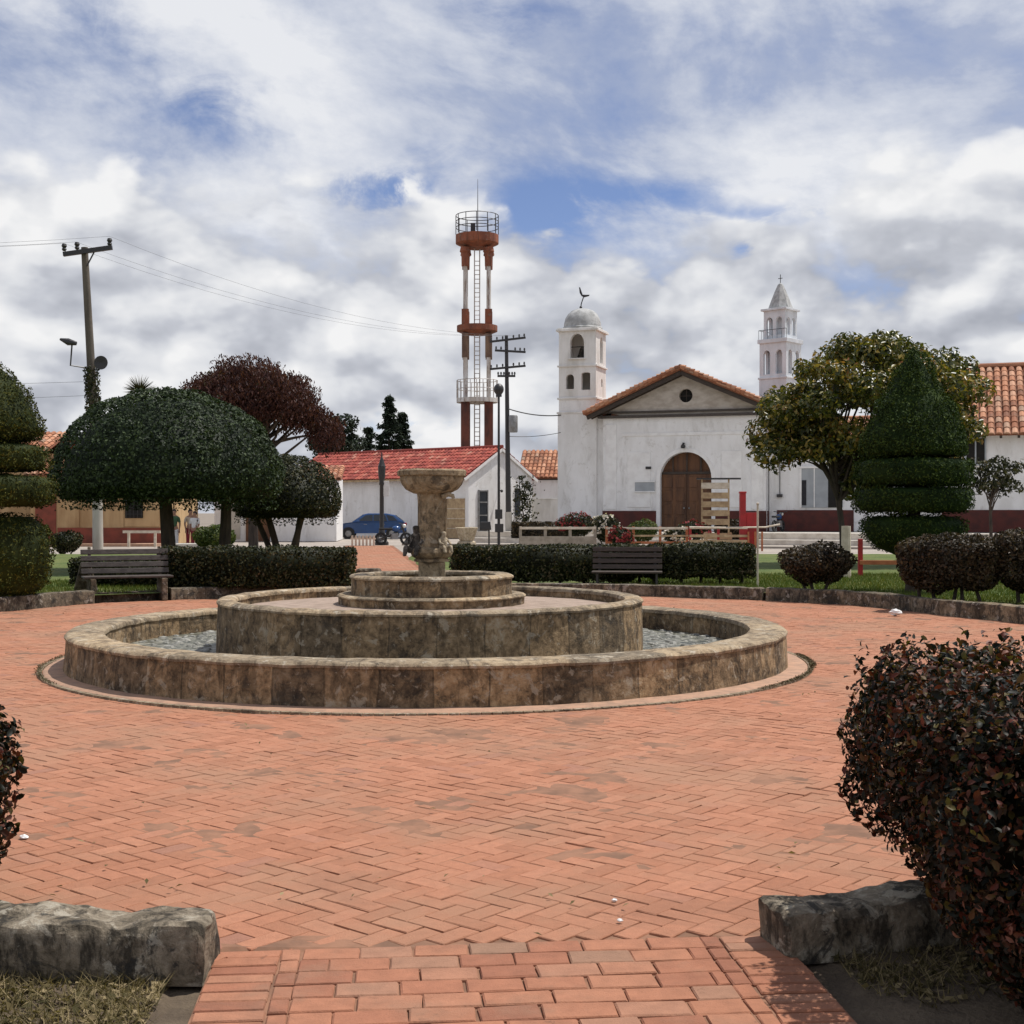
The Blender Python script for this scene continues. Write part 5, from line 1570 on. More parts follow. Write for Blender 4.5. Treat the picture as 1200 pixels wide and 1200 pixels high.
mb = MB(); mb.tube([(0, 0, 16.2), (0, 0, 16.95)], 0.03, 6); mb.bar((-.18, 0, 16.7), (.18, 0, 16.7), 0.04, 0.04); mb.build('cross', 'black_metal', bt)
mb = MB()
for x in np.linspace(-1.2, 1.2, 7): mb.tube([(x, -1.2, 12.71), (x, -1.2, 13.3)], 0.018, 4); mb.tube([(-1.2, x, 12.71), (-1.2, x, 13.3)], 0.018, 4)
mb.tube([(-1.2, -1.2, 13.3), (1.2, -1.2, 13.3)], 0.018, 4); mb.tube([(-1.2, -1.2, 13.3), (-1.2, 1.2, 13.3)], 0.018, 4)
mb.build('railing', 'black_metal', bt)

# ---- white house with red roof
UL = Vector((-0.75, 0.66)).normalized(); ua = math.atan2(UL.y, UL.x)
wh = thing('white_house', 'white gabled house with a bright red tiled roof behind the fountain', 'house', (-2.63, 80, 0), ua)
# local x = along the long side (away to the left), local y = -(gable direction)
GW = 5.9; EV = 3.9; RG = 5.55; HLn = 17.0
mb = MB()
mb.prism([(0, 0), (-GW, 0), (-GW, EV), (-GW / 2, RG), (0, EV)], 0.0, 0.35, 'X')
mb.prism([(0, 0), (-GW, 0), (-GW, EV), (-GW / 2, RG), (0, EV)], HLn - .35, HLn, 'X')
mb.box((HLn / 2, -0.15, EV / 2), (HLn - .704, 0.3, EV)); mb.box((HLn / 2, -GW + .15, EV / 2), (HLn - .704, 0.3, EV))
mb.build('wall', 'white_wall', wh)
rf = MB(); sl = (RG - EV) / (GW / 2)
tile_roof(rf, (HLn + .3, 0.45, EV - .45 * sl + .06), (-0.13, 0.45, EV - .45 * sl + .06), (-0.13, -GW / 2, RG + .08), (HLn + .3, -GW / 2, RG + .08), 0.30, 0.42, 0.055)
tile_roof(rf, (-0.13, -GW - .45, EV - .45 * sl + .06), (HLn + .3, -GW - .45, EV - .45 * sl + .06), (HLn + .3, -GW / 2, RG + .08), (-0.13, -GW / 2, RG + .08), 0.30, 0.42, 0.055)
rf.tube([(-.13, -GW / 2, RG + .12), (HLn + .3, -GW / 2, RG + .12)], 0.11, 8)
rf.build('roof', 'red_tile', wh)
mb = MB()
mb.bar((-.11, 0.45, EV - .45 * sl - .09), (-.11, -GW / 2, RG - .06), 0.06, 0.17); mb.bar((-.11, -GW - .45, EV - .45 * sl - .09), (-.11, -GW / 2, RG - .06), 0.06, 0.17)
mb.build('bargeboard', 'white_trim', wh)
mb = MB(); mb.box((HLn / 2, 0.42, EV - .42 * sl - .06), (HLn, 0.10, 0.12)); mb.build('gutter', 'cream_wood', wh)
mb = MB(); mb.box((-0.02, -1.25, 1.65), (0.06, 0.72, 2.5)); w_ = mb.build('window', 'dark_glass', wh)
mb = MB()
for z in (0.42, 1.4, 2.2, 2.9): mb.box((-0.05, -1.25, z), (0.08, 0.86, 0.07))
for y in (-1.65, -0.85): mb.box((-0.05, y, 1.65), (0.08, 0.07, 2.6))
mb.build('frame', 'grey_metal', w_)
mb = MB(); mb.box((-0.02, -4.5, 2.2), (0.06, 0.5, 1.7)); w_ = mb.build('window', 'dark_glass', wh)
mb = MB(); mb.box((-0.05, -4.5, 1.33), (0.08, 0.6, 0.06)); mb.box((-0.05, -4.5, 3.07), (0.08, 0.6, 0.06)); mb.build('frame', 'grey_metal', w_)
mb = MB(); mb.box((1.5, 0.025, 1.2), (2.4, 0.05, 2.4)); dd = mb.build('garage_door', 'cream_wood', wh)
mb = MB()
for z in (0.6, 1.2, 1.8, 2.42): mb.box((1.5, 0.06, z), (2.5, 0.03, 0.04))
mb.build('rail', 'white_wood', dd)
mb = MB(); mb.tube([(-.06, -2.7, 2.9), (-.25, -2.7, 2.95)], 0.03, 6); mb.ball((-.28, -2.7, 2.9), 0.09); mb.build('wall_lamp', 'black_metal', wh)
# little house with clay roof between white house and church
lh = thing('small_house', 'small grey house with a clay tiled roof between the white house and the church', 'house', (1.0, 90, 0), R(-8))
mb = MB()
mb.box((2.0, 2.5, 2.0), (4.6, 5.0, 4.0)); mb.prism([(0.0, 4.0), (5.0, 4.0), (2.5, 5.9)], 4.0, 4.3, 'X')
mb.build('wall', 'white_wall', lh)
rf = MB(); tile_roof(rf, (-.6, -0.4, 3.95), (4.9, -0.4, 3.95), (4.9, 2.5, 5.9), (-.6, 2.5, 5.9), 0.3, 0.42, 0.07)
tile_roof(rf, (4.9, 5.4, 3.95), (-.6, 5.4, 3.95), (-.6, 2.5, 5.9), (4.9, 2.5, 5.9), 0.3, 0.42, 0.07)
rf.build('roof', 'clay_tile', lh)
mb = MB(); mb.box((3.0, -0.03, 1.2), (1.1, 0.06, 2.4)); mb.build('door', 'shutter_grey', lh)
mb = MB(); mb.box((2.0, -0.06, 3.82), (5.2, 0.14, 0.10)); mb.build('gutter', 'dark_wood', lh)
# grey garden wall from the white house toward the church
mb = MB(); mb.box((0, 0, 1.2), (3.6, 0.3, 2.4)); mb.box((0, 0, 2.44), (3.7, 0.4, 0.08))
o = mb.build('garden_wall', 'tower_wall', loc=(2.9, 85, 0), bevel=0.01); tag(o, 'grey garden wall closing the gap beside the white house', 'wall')

# ---- ochre house on the left
oh = thing('ochre_house', 'ochre plastered house with a dark red base and clay roof on the left', 'house', (-22.0, 64, 0), 0)
mb = MB()
OX0, OX1 = -1.3, 5.05
mb.box(((OX0 + OX1) / 2, 0.2, 1.75), (OX1 - OX0, 0.4, 3.5)); mb.box((OX1 - .2, 3.7, 1.75), (0.4, 6.598, 3.5)); mb.box(((OX0 + OX1) / 2, 7.2, 1.75), (OX1 - OX0, 0.4, 3.5))
mb.build('wall', 'ochre_wall', oh)
mb = MB(); mb.box((2.55, -0.025, 0.42), (5.05, 0.06, 0.84)); mb.build('painted_base', 'brick_red_paint', oh)
mb = MB(); mb.box((-0.55, -0.03, 1.25), (1.0, 0.07, 2.5)); mb.build('door', 'brick_red_paint', oh)
for c_, z_ in (((3.15, -0.03, 2.1), (0.16, 0.08, 2.5)), ((4.1, -0.02, 2.0), (1.7, 0.045, 2.2)), ((1.0, -0.025, 2.1), (0.14, 0.06, 2.5))):
    mb = MB(); mb.box(c_, z_); mb.build('pilaster', 'ochre_wall', oh)
mb = MB(); mb.box((3.73, -0.05, 1.83), (0.86, 0.06, 1.05)); w_ = mb.build('window', 'void', oh)
mb = MB()
for k in range(5): mb.box((3.37 + k * .18, -0.095, 1.83), (0.025, 0.025, 1.05))
for z in (1.5, 1.83, 2.15): mb.box((3.73, -0.112, z), (0.86, 0.02, 0.025))
mb.build('window_bars', 'black_metal', w_)
rf = MB()
tile_roof(rf, (OX0 - .2, -0.5, 3.4), (OX1 + .3, -0.5, 3.4), (OX1 + .3, 3.7, 4.3), (OX0 - .2, 3.7, 4.3), 0.3, 0.45, 0.08)
tile_roof(rf, (OX1 + .3, 7.9, 3.4), (OX0 - .2, 7.9, 3.4), (OX0 - .2, 3.7, 4.3), (OX1 + .3, 3.7, 4.3), 0.3, 0.45, 0.08)
rf.build('roof', 'clay_tile', oh)
th2 = thing('tiled_house', 'house with a clay tiled roof showing between the tiers of the left topiary', 'house', (-32.0, 66, 0), 0)
mb = MB(); mb.box((4.2, 0.2, 2.3), (8.4, 0.4, 4.6)); mb.box((4.2, 6.2, 2.3), (8.4, 0.4, 4.6)); mb.box((8.2, 3.2, 2.3), (0.4, 5.598, 4.6)); mb.box((0.2, 3.2, 2.3), (0.4, 5.598, 4.6)); mb.build('wall', 'ochre_wall', th2)
rf = MB(); tile_roof(rf, (-.3, -.6, 4.5), (8.8, -.6, 4.5), (8.8, 3.2, 5.75), (-.3, 3.2, 5.75), 0.3, 0.45, 0.08)
tile_roof(rf, (8.8, 7.0, 4.5), (-.3, 7.0, 4.5), (-.3, 3.2, 5.75), (8.8, 3.2, 5.75), 0.3, 0.45, 0.08); rf.build('roof', 'clay_tile', th2)
mb = MB(); mb.box((3.0, -.03, 1.9), (1.0, .06, 1.2)); mb.build('window', 'void', th2)
# pavement along the ochre house
mb = MB(); mb.box((-24, 62.9, 0.0), (14.5, 1.7, 0.2)); mb.build('pavement', 'apron_tile', kind='structure')
# pale house behind the domed trees
gh = thing('pale_house', 'pale house with a brown wooden door half hidden behind the domed trees', 'house', (-16.2, 72, 0), R(4))
mb = MB(); mb.box((3.3, 0.2, 1.75), (6.6, 0.4, 3.5)); mb.box((6.4, 3.2, 1.75), (0.4, 5.6, 3.5)); mb.box((0.2, 3.2, 1.75), (0.4, 5.6, 3.5)); mb.build('wall', 'white_wall', gh)
mb = MB(); mb.box((2.35, -0.03, 1.3), (1.3, 0.07, 2.6)); mb.build('door', 'door_wood', gh)
mb = MB(); mb.box((0.95, -0.03, 1.15), (0.9, 0.07, 2.0)); mb.build('gate', 'concrete', gh)
rf = MB(); tile_roof(rf, (-.3, -.5, 3.4), (6.9, -.5, 3.4), (6.9, 3, 4.2), (-.3, 3, 4.2), 0.3, 0.45, 0.08); rf.build('roof', 'clay_tile', gh)

# ------------------------------------------------------------------ lattice-like water/antenna tower
at = thing('antenna_tower', 'tall red and white four legged tower with round platforms and a railed top', 'tower', (-2.95, 112, 0))
K = 112 / 1550.0
def hz(py): return EYE + (600 - py) * K
cr_ = 0.98
cols = [(-cr_, -cr_ * .8), (cr_, -cr_ * .8), (cr_, cr_ * .8), (-cr_, cr_ * .8)]
for (x, y) in cols:
    mb = MB(); mb.box((x, y, (hz(472)) / 2), (0.72, 0.6, hz(472))); lg = mb.build('leg', 'tower_rust', at, bevel=0.03)
    mb = MB(); mb.box((x, y, (hz(472) + hz(420)) / 2), (0.34, 0.34, hz(420) - hz(472))); mb.build('middle_section', 'tower_white', lg)
    mb = MB(); mb.box((x, y, (hz(420) + hz(392)) / 2), (0.56, 0.5, hz(392) - hz(420))); mb.build('upper_section', 'tower_weathered', lg)
    mb = MB(); mb.box((x, y, (hz(382) + hz(364)) / 2), (0.60, 0.55, hz(364) - hz(382))); mb.build('collar', 'tower_orange', lg)
    mb = MB(); mb.tube([(x, y, hz(364)), (x, y, hz(314))], 0.18, 10); mb.build('white_column', 'tower_white', lg, smooth=True)
    mb = MB(); mb.tube([(x, y, hz(314)), (x, y, hz(299)), (x, y, hz(297)), (x, y, hz(292))], [0.32, 0.34, 0.48, 0.4], 10); mb.build('capital', 'tower_orange', lg)
def disc_part(name, mat, r, za, zb, rr2=None):
    mb = MB(); mb.lathe([(0, za), ((rr2 or r) , za), (r, za + (zb - za) * 0.35), (r, zb), (0, zb)], 28)
    return mb.build(name, mat, at)
disc_part('lower_platform', 'tower_white', 1.75, hz(472), hz(467))
disc_part('middle_platform', 'tower_orange', 1.72, hz(392), hz(382), 1.1)
disc_part('top_platform', 'tower_orange', 1.82, hz(291), hz(276), 1.0)
def rail(name, mat, r, za, zb, nv, rings, w=0.04):
    mb = MB()
    for k in range(nv):
        a = 2 * PI * k / nv; mb.tube([(r * math.cos(a), r * math.sin(a), za), (r * math.cos(a), r * math.sin(a), zb)], w, 5)
    for z in rings:
        mb.tube([(r * math.cos(2 * PI * k / 28), r * math.sin(2 * PI * k / 28), z) for k in range(29)], w, 5)
    return mb.build(name, mat, at)
rail('top_railing', 'black_metal', 1.80, hz(275), hz(253), 12, [hz(253), hz(260), hz(267)], 0.035)
rail('lower_railing', 'tower_white', 1.72, hz(467), hz(446), 20, [hz(446), hz(456)], 0.035)
mb = MB()
for s in (-1, 1): mb.tube([(s * .22, -.1, 0), (s * .22, -.1, hz(292))], 0.05, 5)
for k in range(60): mb.tube([(-.22, -.1, 0.4 + k * 0.38), (.22, -.1, 0.4 + k * 0.38)], 0.03, 4)
mb.build('ladder', 'tower_white', at)
mb = MB(); mb.tube([(0.05, 0, hz(275)), (0.05, 0, hz(210))], [0.05, 0.015], 6); mb.box((-.35, 0, hz(268)), (0.4, 0.4, 0.9)); mb.build('antenna', 'black_metal', at)

# ------------------------------------------------------------------ poles, wires, lamps
up_ = thing('utility_pole', 'leaning utility pole with one crossarm and a street light on the left', 'utility pole', (-14.95, 47.7, 0))
k47 = 47.7 / 1550
def q47(px, py): return ((px - 600) * k47 + 14.95, EYE + (600 - py) * k47)
mb = MB(); x0, z0 = q47(114, 560); x1, z1 = q47(99, 290)
mb.tube([(0.02, 0, -0.1), (x0, 0, z0)], [0.19, 0.175], 12); mb.build('pole_foot', 'pale_concrete_pole', up_, smooth=True)
mb = MB(); mb.tube([(x0, 0, z0), (x1, 0, z1)], [0.172, 0.12], 12); mb.build('pole', 'weathered_pole', up_, smooth=True)
mb = MB(); a = q47(76, 299); b = q47(133, 291); mb.bar((a[0], -.16, a[1]), (b[0], -.16, b[1]), 0.12, 0.16); c = q47(113, 294); d = q47(103, 312); mb.bar((c[0], -.14, c[1]), (d[0], -.1, d[1]), 0.04, 0.04)
mb.build('crossarm', 'black_metal', up_)
for px in (77, 92, 130):
    mb = MB(); p = q47(px, 297 - (px - 76) * 0.12); mb.lathe([(0.0, 0.0), (0.05, 0.0), (0.09, 0.06), (0.06, 0.12), (0.10, 0.18), (0.07, 0.26), (0.0, 0.28)], 10, (p[0], -.16, p[1] + .05)); mb.build('insulator', 'black_metal', up_, smooth=True)
mb = MB(); a = q47(106, 432); b = q47(88, 430); c = q47(91, 404); mb.tube([(a[0], -.1, a[1]), (b[0], -.5, b[1]), (c[0], -.6, c[1])], 0.03, 6); arm = mb.build('lamp_arm', 'black_metal', up_, smooth=True)
mb = MB(); a = q47(77, 400); b = q47(96, 405); mb.tube([(a[0], -.6, a[1]), ((a[0] + b[0]) / 2, -.6, (a[1] + b[1]) / 2 - .02), (b[0], -.6, b[1])], [0.04, 0.13, 0.07], 8); mb.build('lamp_head', 'black_metal', arm, smooth=True)
mb = MB(); a = q47(121, 426); mb.lathe([(0.0, -.08), (0.10, -.08), (0.16, 0.0), (0.24, 0.10), (0.25, 0.13), (0.0, 0.10)], 18)
mb.v = [(a[0] + x, -.15 - z, a[1] + y) for x, y, z in mb.v]; mb.bar((a[0], -.1, a[1]), (a[0] - .35, 0, a[1]), 0.04, 0.04)
mb.build('loudspeaker', 'black_metal', up_, smooth=True)
m = 900; zz = np.array([q47(110, 430 + 60 * u)[1] for u in RNG.random(m)]); aa = RNG.random(m) * 2 * PI
tt = (zz - z0) / (z1 - z0); xc = x0 + (x1 - x0) * tt
Pc = np.stack([xc + np.cos(aa) * (0.17 + .12 * RNG.random(m)), np.sin(aa) * (0.17 + .12 * RNG.random(m)), zz], 1)
tri_mesh('climbing_plant', [leaf_tris(Pc, np.stack([np.cos(aa), np.sin(aa), np.zeros(m)], 1), 0.11, .6, .1, .6)], 'leaf_hedge', up_)

up2 = thing('utility_pole', 'tall utility pole with several crossarms in front of the white gable', 'utility pole', (-0.25, 70, 0))
k70 = 70 / 1550
def q70(px, py): return ((px - 594.5) * k70, EYE + (600 - py) * k70)
mb = MB(); mb.tube([(0.1, 0, -.1), (0.06, 0, q70(0, 600)[1])], [0.19, 0.18], 12); mb.build('pole_foot', 'pale_concrete_pole', up2, smooth=True)
mb = MB(); mb.tube([(0.06, 0, q70(0, 600)[1]), (-0.05, 0, q70(0, 393)[1])], [0.15, 0.09], 12); mb.build('pole', 'black_metal', up2, smooth=True)
for (xa, xb, ya, yb) in ((574, 616, 401, 396), (580, 616, 411, 413), (574, 616, 433, 429), (583, 604, 441, 441)):
    mb = MB(); a = q70(xa, ya); b = q70(xb, yb); mb.bar((a[0], -.15, a[1]), (b[0], -.15, b[1]), 0.09, 0.11)
    ca_ = mb.build('crossarm', 'black_metal', up2)
    for f in (0.04, 0.2, 0.36, 0.66, 0.82, 0.96):
        mb = MB(); x = a[0] + (b[0] - a[0]) * f; z = a[1] + (b[1] - a[1]) * f
        mb.lathe([(0, -.06), (0.025, -.06), (0.025, .02), (0.06, .05), (0.035, .1), (0.05, .14), (0, .17)], 8, (x, -.15, z + .06)); mb.build('insulator', 'black_metal', ca_)
mb = MB(); a = q70(597, 497); mb.lathe([(0, -.45), (0.22, -.45), (0.24, -.38), (0.24, .38), (0.20, .45), (0, .45)], 14, (a[0] + .2, -.2, a[1])); mb.build('transformer', 'grey_metal', up2, smooth=True)

lp = thing('street_post', 'slim dark post with a round lamp head beside the utility pole', 'lamp post', (-0.62, 62, 0))
k62 = 62 / 1550
mb = MB(); mb.tube([(0, 0, -.05), (0, 0, 7.2)], [0.07, 0.05], 8); mb.build('pole', 'black_metal', lp, smooth=True)
mb = MB(); mb.ball((0, 0, 7.35), 0.24, 12, 8, (1, 1, 1.15)); mb.tube([(0, 0, 7.0), (0, 0, 7.15)], 0.14, 10); mb.build('lamp_head', 'black_metal', lp, smooth=True)
mb = MB(); mb.box((0, -0.12, 1.5), (0.34, 0.12, 0.45)); mb.box((0.02, -0.12, 0.85), (0.4, 0.12, 0.4)); mb.build('control_box', 'black_metal', lp, bevel=0.02)

bl = thing('lamp_post', 'black lantern lamp post in front of the blue car', 'lamp post', (-6.4, 65, 0))
mb = MB(); mb.lathe([(0, -0.02), (0.34, -0.02), (0.34, .12), (0.24, .2), (0.17, .5), (0.14, .7), (0.11, .8), (0.10, 2.9), (0.13, 2.95), (0.13, 3.05), (0, 3.05)], 14); mb.build('pole', 'black_metal', bl, smooth=True)
mb = MB(); mb.lathe([(0, 3.03), (0.11, 3.05), (0.17, 3.35), (0.19, 3.85), (0.16, 3.92), (0.08, 4.2), (0.04, 4.3), (0.03, 4.5), (0, 4.52)], 8); mb.build('lantern', 'black_metal', bl)
mb = MB(); mb.box((0.22, -0.02, 2.75), (0.28, 0.06, 0.75)); mb.build('sign', 'cloth_white', bl, bevel=0.01)

def wire(label, pts, r=0.012, sag=0.4, group=None):
    a, b = Vector(pts[0]), Vector(pts[1]); q = []
    for i in range(17):
        t_ = i / 16; p = a.lerp(b, t_); p.z -= sag * 4 * t_ * (1 - t_); q.append(p)
    mb = MB(); mb.tube(q, r, 5)
    return tag(mb.build('power_line', 'cable_grey' if r < 0.012 else 'black_metal', smooth=True), label, 'cable', group)
a = chp(TWX0 + .1, TY0)
wire('dark cable from the utility pole to the church bell tower', [(-0.2, 69.85, 7.05), (a[0], a[1] - .05, 6.9)], 0.03, 0.15)
wire('thin lower cable from the utility pole to the church bell tower', [(-0.2, 69.85, 5.6), (a[0], a[1] - .05, 5.95)], 0.016, 0.1)
for i, (x, z) in enumerate(((-16.1, 11.25), (-15.65, 11.3), (-14.45, 11.5))):
    wire('overhead wire running from the left utility pole to the pole before the white gable', [(x, 47.5, z), (-1.0 + i * .8, 69.8, 10.9)], 0.0045, 0.9, 'wires between the two utility poles')
    wire('overhead wire leaving the left utility pole toward the left', [(x, 47.5, z), (-42, 40 + i * .5, 11.2)], 0.0045, 0.8, 'wires off to the left')
for i in range(2):
    wire('slack cable low on the left utility pole', [(-15.05, 47.6, 6.3 - i * .5), (-42, 44, 6.2 - i * .7)], 0.006, 0.3, 'low cables on the left pole')
wire('thick cable dropping from the left pole to the ochre house', [(-15.1, 47.6, 5.6), (-21.5, 63.3, 4.4)], 0.022, 0.2)

# ------------------------------------------------------------------ benches
def bench(label, loc, rz, L=1.5, mat='bench_wood', sup='concrete', slab=True, dz=0.0, nb=4):
    t = thing('park_bench', label, 'bench', loc, rz, 'wooden slat benches round the plaza')
    # front is local -y
    for k in range(4):
        mb = MB(); mb.box((0, -0.22 + k * 0.13, 0.435 - dz), (L, 0.105, 0.035)); mb.build('seat_slat', mat, t, bevel=0.006)
    for k in range(nb):
        mb = MB(); mb.box((0, 0.26 + k * 0.028, 0.53 - dz + k * 0.115), (L, 0.03, 0.092), rx=R(-14)); mb.build('back_slat', mat, t, bevel=0.006)
    for s in (-1, 1):
        mb = MB()
        if slab: mb.prism([(-.30, 0.0), (.36, 0.0), (.30, .41), (-.28, .41)], s * L * 0.40 - .05, s * L * 0.40 + .05, 'X')
        else: mb.bar((s * L * .42, -.22, 0), (s * L * .42, -.22, .42 - dz), .05, .05); mb.bar((s * L * .42, .22, 0), (s * L * .42, .22, .42 - dz), .05, .05); mb.bar((s * L * .42, -.25, .40 - dz), (s * L * .42, .25, .40 - dz), .05, .04)
        mb.build('support', sup, t, bevel=0.015)
        mb = MB(); mb.bar((s * L * .40, .27, .38 - dz), (s * L * .40, .27 + .032 * nb, .50 - dz + .115 * nb), .05, .045, (0, 1, 0)); mb.build('back_post', sup if slab else 'black_metal', t)
    return t
bench('dark slatted bench with pale concrete supports left of the fountain', (-6.95, 23.9, 0.0), R(24), 1.55, 'bench_wood', 'kerb_stone')
bench('dark brown slatted bench between two hedges behind the fountain', (2.27, 26.1, 0.13), R(-6), 1.38, 'dark_wood', 'black_metal', False, 0.15, 4)
# thick leaning stone slabs beside the left bench
mb = MB(); mb.prism([(-.28, 0), (.22, 0), (.06, .62), (-.12, .66)], -.09, .09, 'Y'); o = mb.build('stone_slab', 'kerb_stone', bevel=0.03, loc=(-7.75, 24.15, 0.02)); o.rotation_euler = (0, 0, R(20)); tag(o, 'leaning grey stone slab at the left end of the left bench', 'stone')
mb = MB(); mb.box((0, 0, 0.16), (0.6, 0.45, 0.34), taper=0.82); o = mb.build('stone_block', 'kerb_stone', bevel=0.05, loc=(-2.98, 27.5, 0.1)); tag(o, 'rounded stone block at the end of the left hedge by the path', 'stone')

# ------------------------------------------------------------------ fences and things before the church
def rail_fence(name, label, loc, rz, L, h, npost, rails, pm, rmat, pw=0.09, rw=0.05):
    t = thing(name, label, 'fence', loc, rz)
    for i in range(npost):
        mb = MB(); mb.box((L * i / (npost - 1), 0, h / 2), (pw, pw, h)); mb.build('post', pm, t, bevel=0.008)
    for (z, hh, mm) in rails:
        mb = MB(); mb.box((L / 2, -pw / 2 - rw / 2 - .002, z), (L + .06, rw, hh)); mb.build('rail', mm, t, bevel=0.006)
    return t
rail_fence('rail_fence', 'grey concrete rail fence left of the flowering shrubs', (0.35, 55, 0), 0, 3.1, 1.0, 4, [(0.93, 0.10, 'white_wood'), (0.42, 0.34, 'weathered_wood')], 'weathered_wood', 'weathered_wood', 0.12)
rail_fence('rail_fence', 'red posted fence with cream rails in front of the church door', (3.9, 54.5, 0), R(-1), 3.3, 1.0, 4, [(0.93, 0.09, 'white_wood'), (0.62, 0.07, 'cream_wood'), (0.34, 0.10, 'orange_paint')], 'orange_paint', 'cream_wood', 0.10)
rail_fence('rail_fence', 'cream plank fence between the red fence and the tall red post', (7.3, 54.2, 0), R(-2), 2.3, 1.0, 3, [(0.94, 0.07, 'white_wood'), (0.62, 0.10, 'cream_wood'), (0.40, 0.12, 'cream_wood'), (0.22, 0.06, 'white_wood')], 'red_paint', 'cream_wood', 0.10)
t = thing('red_post', 'tall red post with a red panel beside the cream fence', 'post', (9.45, 54.2, 0))
mb = MB(); mb.box((0, 0, 1.18), (0.24, 0.24, 2.36)); mb.box((0, 0, 2.40), (0.28, 0.28, 0.08)); mb.build('post', 'red_paint', t, bevel=0.015)
mb = MB(); mb.box((0.40, 0, 0.85), (0.52, 0.06, 1.45)); mb.build('panel', 'red_paint', t, bevel=0.01)
mb = MB(); mb.tube([(-2.2, -.16, .98), (-.7, -.16, .96), (.9, -.16, .98), (1.5, -.16, 1.1)], 0.035, 6); mb.build('hand_rail', 'white_wood', t, smooth=True)
for k in range(3):
    mb = MB(); mb.box((0.2 + k * .28, -.2, .4), (0.07, 0.05, 0.8)); mb.build('picket', 'orange_paint', t)
# wooden stall
t = thing('wooden_stall', 'cream wooden stall with shelves beside the church door', 'stall', (9.2, 60.2, 0.0), R(-10))
for x in (-.55, .65):
    for y in (0, .6):
        mb = MB(); mb.box((x, y, 1.55), (0.07, 0.07, 3.1)); mb.build('post', 'cream_wood', t)
for z in (1.15, 1.55, 1.95, 2.35, 2.8):
    mb = MB(); mb.box((0.05, 0.3, z), (1.26, 0.72, 0.27)); mb.build('shelf', 'cream_wood' if z < 2.5 else 'white_wood', t, bevel=0.01)
mb = MB(); mb.box((0.2, 0.3, 3.12), (2.0, 0.9, 0.06)); mb.build('top', 'black_metal', t)
# small fence right, by the topiary
t = rail_fence('rail_fence', 'short orange rail fence with red posts left of the conical topiary', (7.9, 30.0, GZ), R(-3), 1.9, 0.85, 3, [(0.32, 0.10, 'orange_paint')], 'red_paint', 'orange_paint', 0.10)
mb = MB(); mb.tube([(0, 0, -.02), (0.0, 0, 1.65)], 0.02, 8); mb.ball((0, 0, 1.66), 0.028); o = mb.build('white_post', 'white_wood', smooth=True, loc=(4.82, 25.95, 0.1)); tag(o, 'thin white post at the right end of the dark hedge', 'post')
mb = MB(); mb.tube([(0, 0, -.02), (0.0, 0, 1.15)], [0.11, 0.10], 10); o = mb.build('concrete_post', 'white_wood', smooth=True, loc=(7.4, 29.3, GZ)); tag(o, 'pale thick post beside the short orange fence', 'post')

# flowering shrubs before the church
def flowers(label, loc, r, n, off, pm):
    t = round_bush('flowering_shrub', label, loc, r, 'leaf_hedge', n, 0.10, 3, 0.1, None, 'shrub', 0.12, off)
    P, N = pts_ellipsoid((0, 0, 0.1 + r[2]), tuple(q * 1.05 for q in r), n // 3, -0.3, 0.05, 0.2, 2.0, off)
    kk = np.array([nz(p, 3.5, off) > 0.02 for p in P]); P = P[kk]; N = N[kk]
    tri_mesh('blossoms', [leaf_tris(P, N, 0.11, .9, .2, .6)], pm, t, kind='stuff')
    return t
flowers('shrub covered in white and red flowers by the church tower', (4.15, 58.4, 0.1), (0.62, .5, .66), 2600, 4, 'petal_white')
flowers('shrub with dark red flowers left of the white flowering one', (3.0, 60.5, 0.3), (0.95, .6, .55), 2600, 14, 'petal_red')
flowers('small pink flowered shrub at the red fence', (4.45, 53.8, 0.0), (0.5, .4, .45), 1600, 24, 'petal_red')
flowers('small shrub with pale flowers left of the cream plank fence', (6.9, 55.6, 0.0), (0.55, .4, .42), 1500, 34, 'petal_white')
flowers('low shrub with dark red flowers in front of the church door', (8.0, 58.5, 0.2), (0.8, .5, .45), 1800, 44, 'petal_red')
round_bush('leafy_shrub', 'light green leafy shrub between the two flowering shrubs and the church door', (5.9, 59.5, 0.2), (0.7, .5, .5), 'leaf_light', 1800, 0.11, 3, 0.05, off=47)
mb = MB()
for k in range(5): mb.box((0, -.3, .1 + k * .14), (1.1, .03, .11)); mb.box((0, .3, .1 + k * .14), (1.1, .03, .11)); mb.box((-.54, 0, .1 + k * .14), (.03, .57, .11)); mb.box((.54, 0, .1 + k * .14), (.03, .57, .11))
for x in (-.5, .5):
    for y in (-.27, .27): mb.box((x, y, .38), (.06, .06, .74))
o = mb.build('wooden_crate', 'cream_wood', loc=(8.6, 55.3, 0)); tag(o, 'cream slatted wooden crate behind the cream plank fence', 'crate')
clipped_hedge('clipped_hedge', 'low dark hedge at the foot of the church wall left of the flowers', (1.6, 66, 0.1), 0, (3.2, 0.8, 1.0), 'leaf_hedge_brown', 2600, 0.14, off=31)
clipped_hedge('clipped_hedge', 'dark planting right of the church door behind the stall', (10.6, 62.5, 0.3), 0, (2.0, 0.7, 0.95), 'leaf_hedge_brown', 2000, 0.14, off=37)

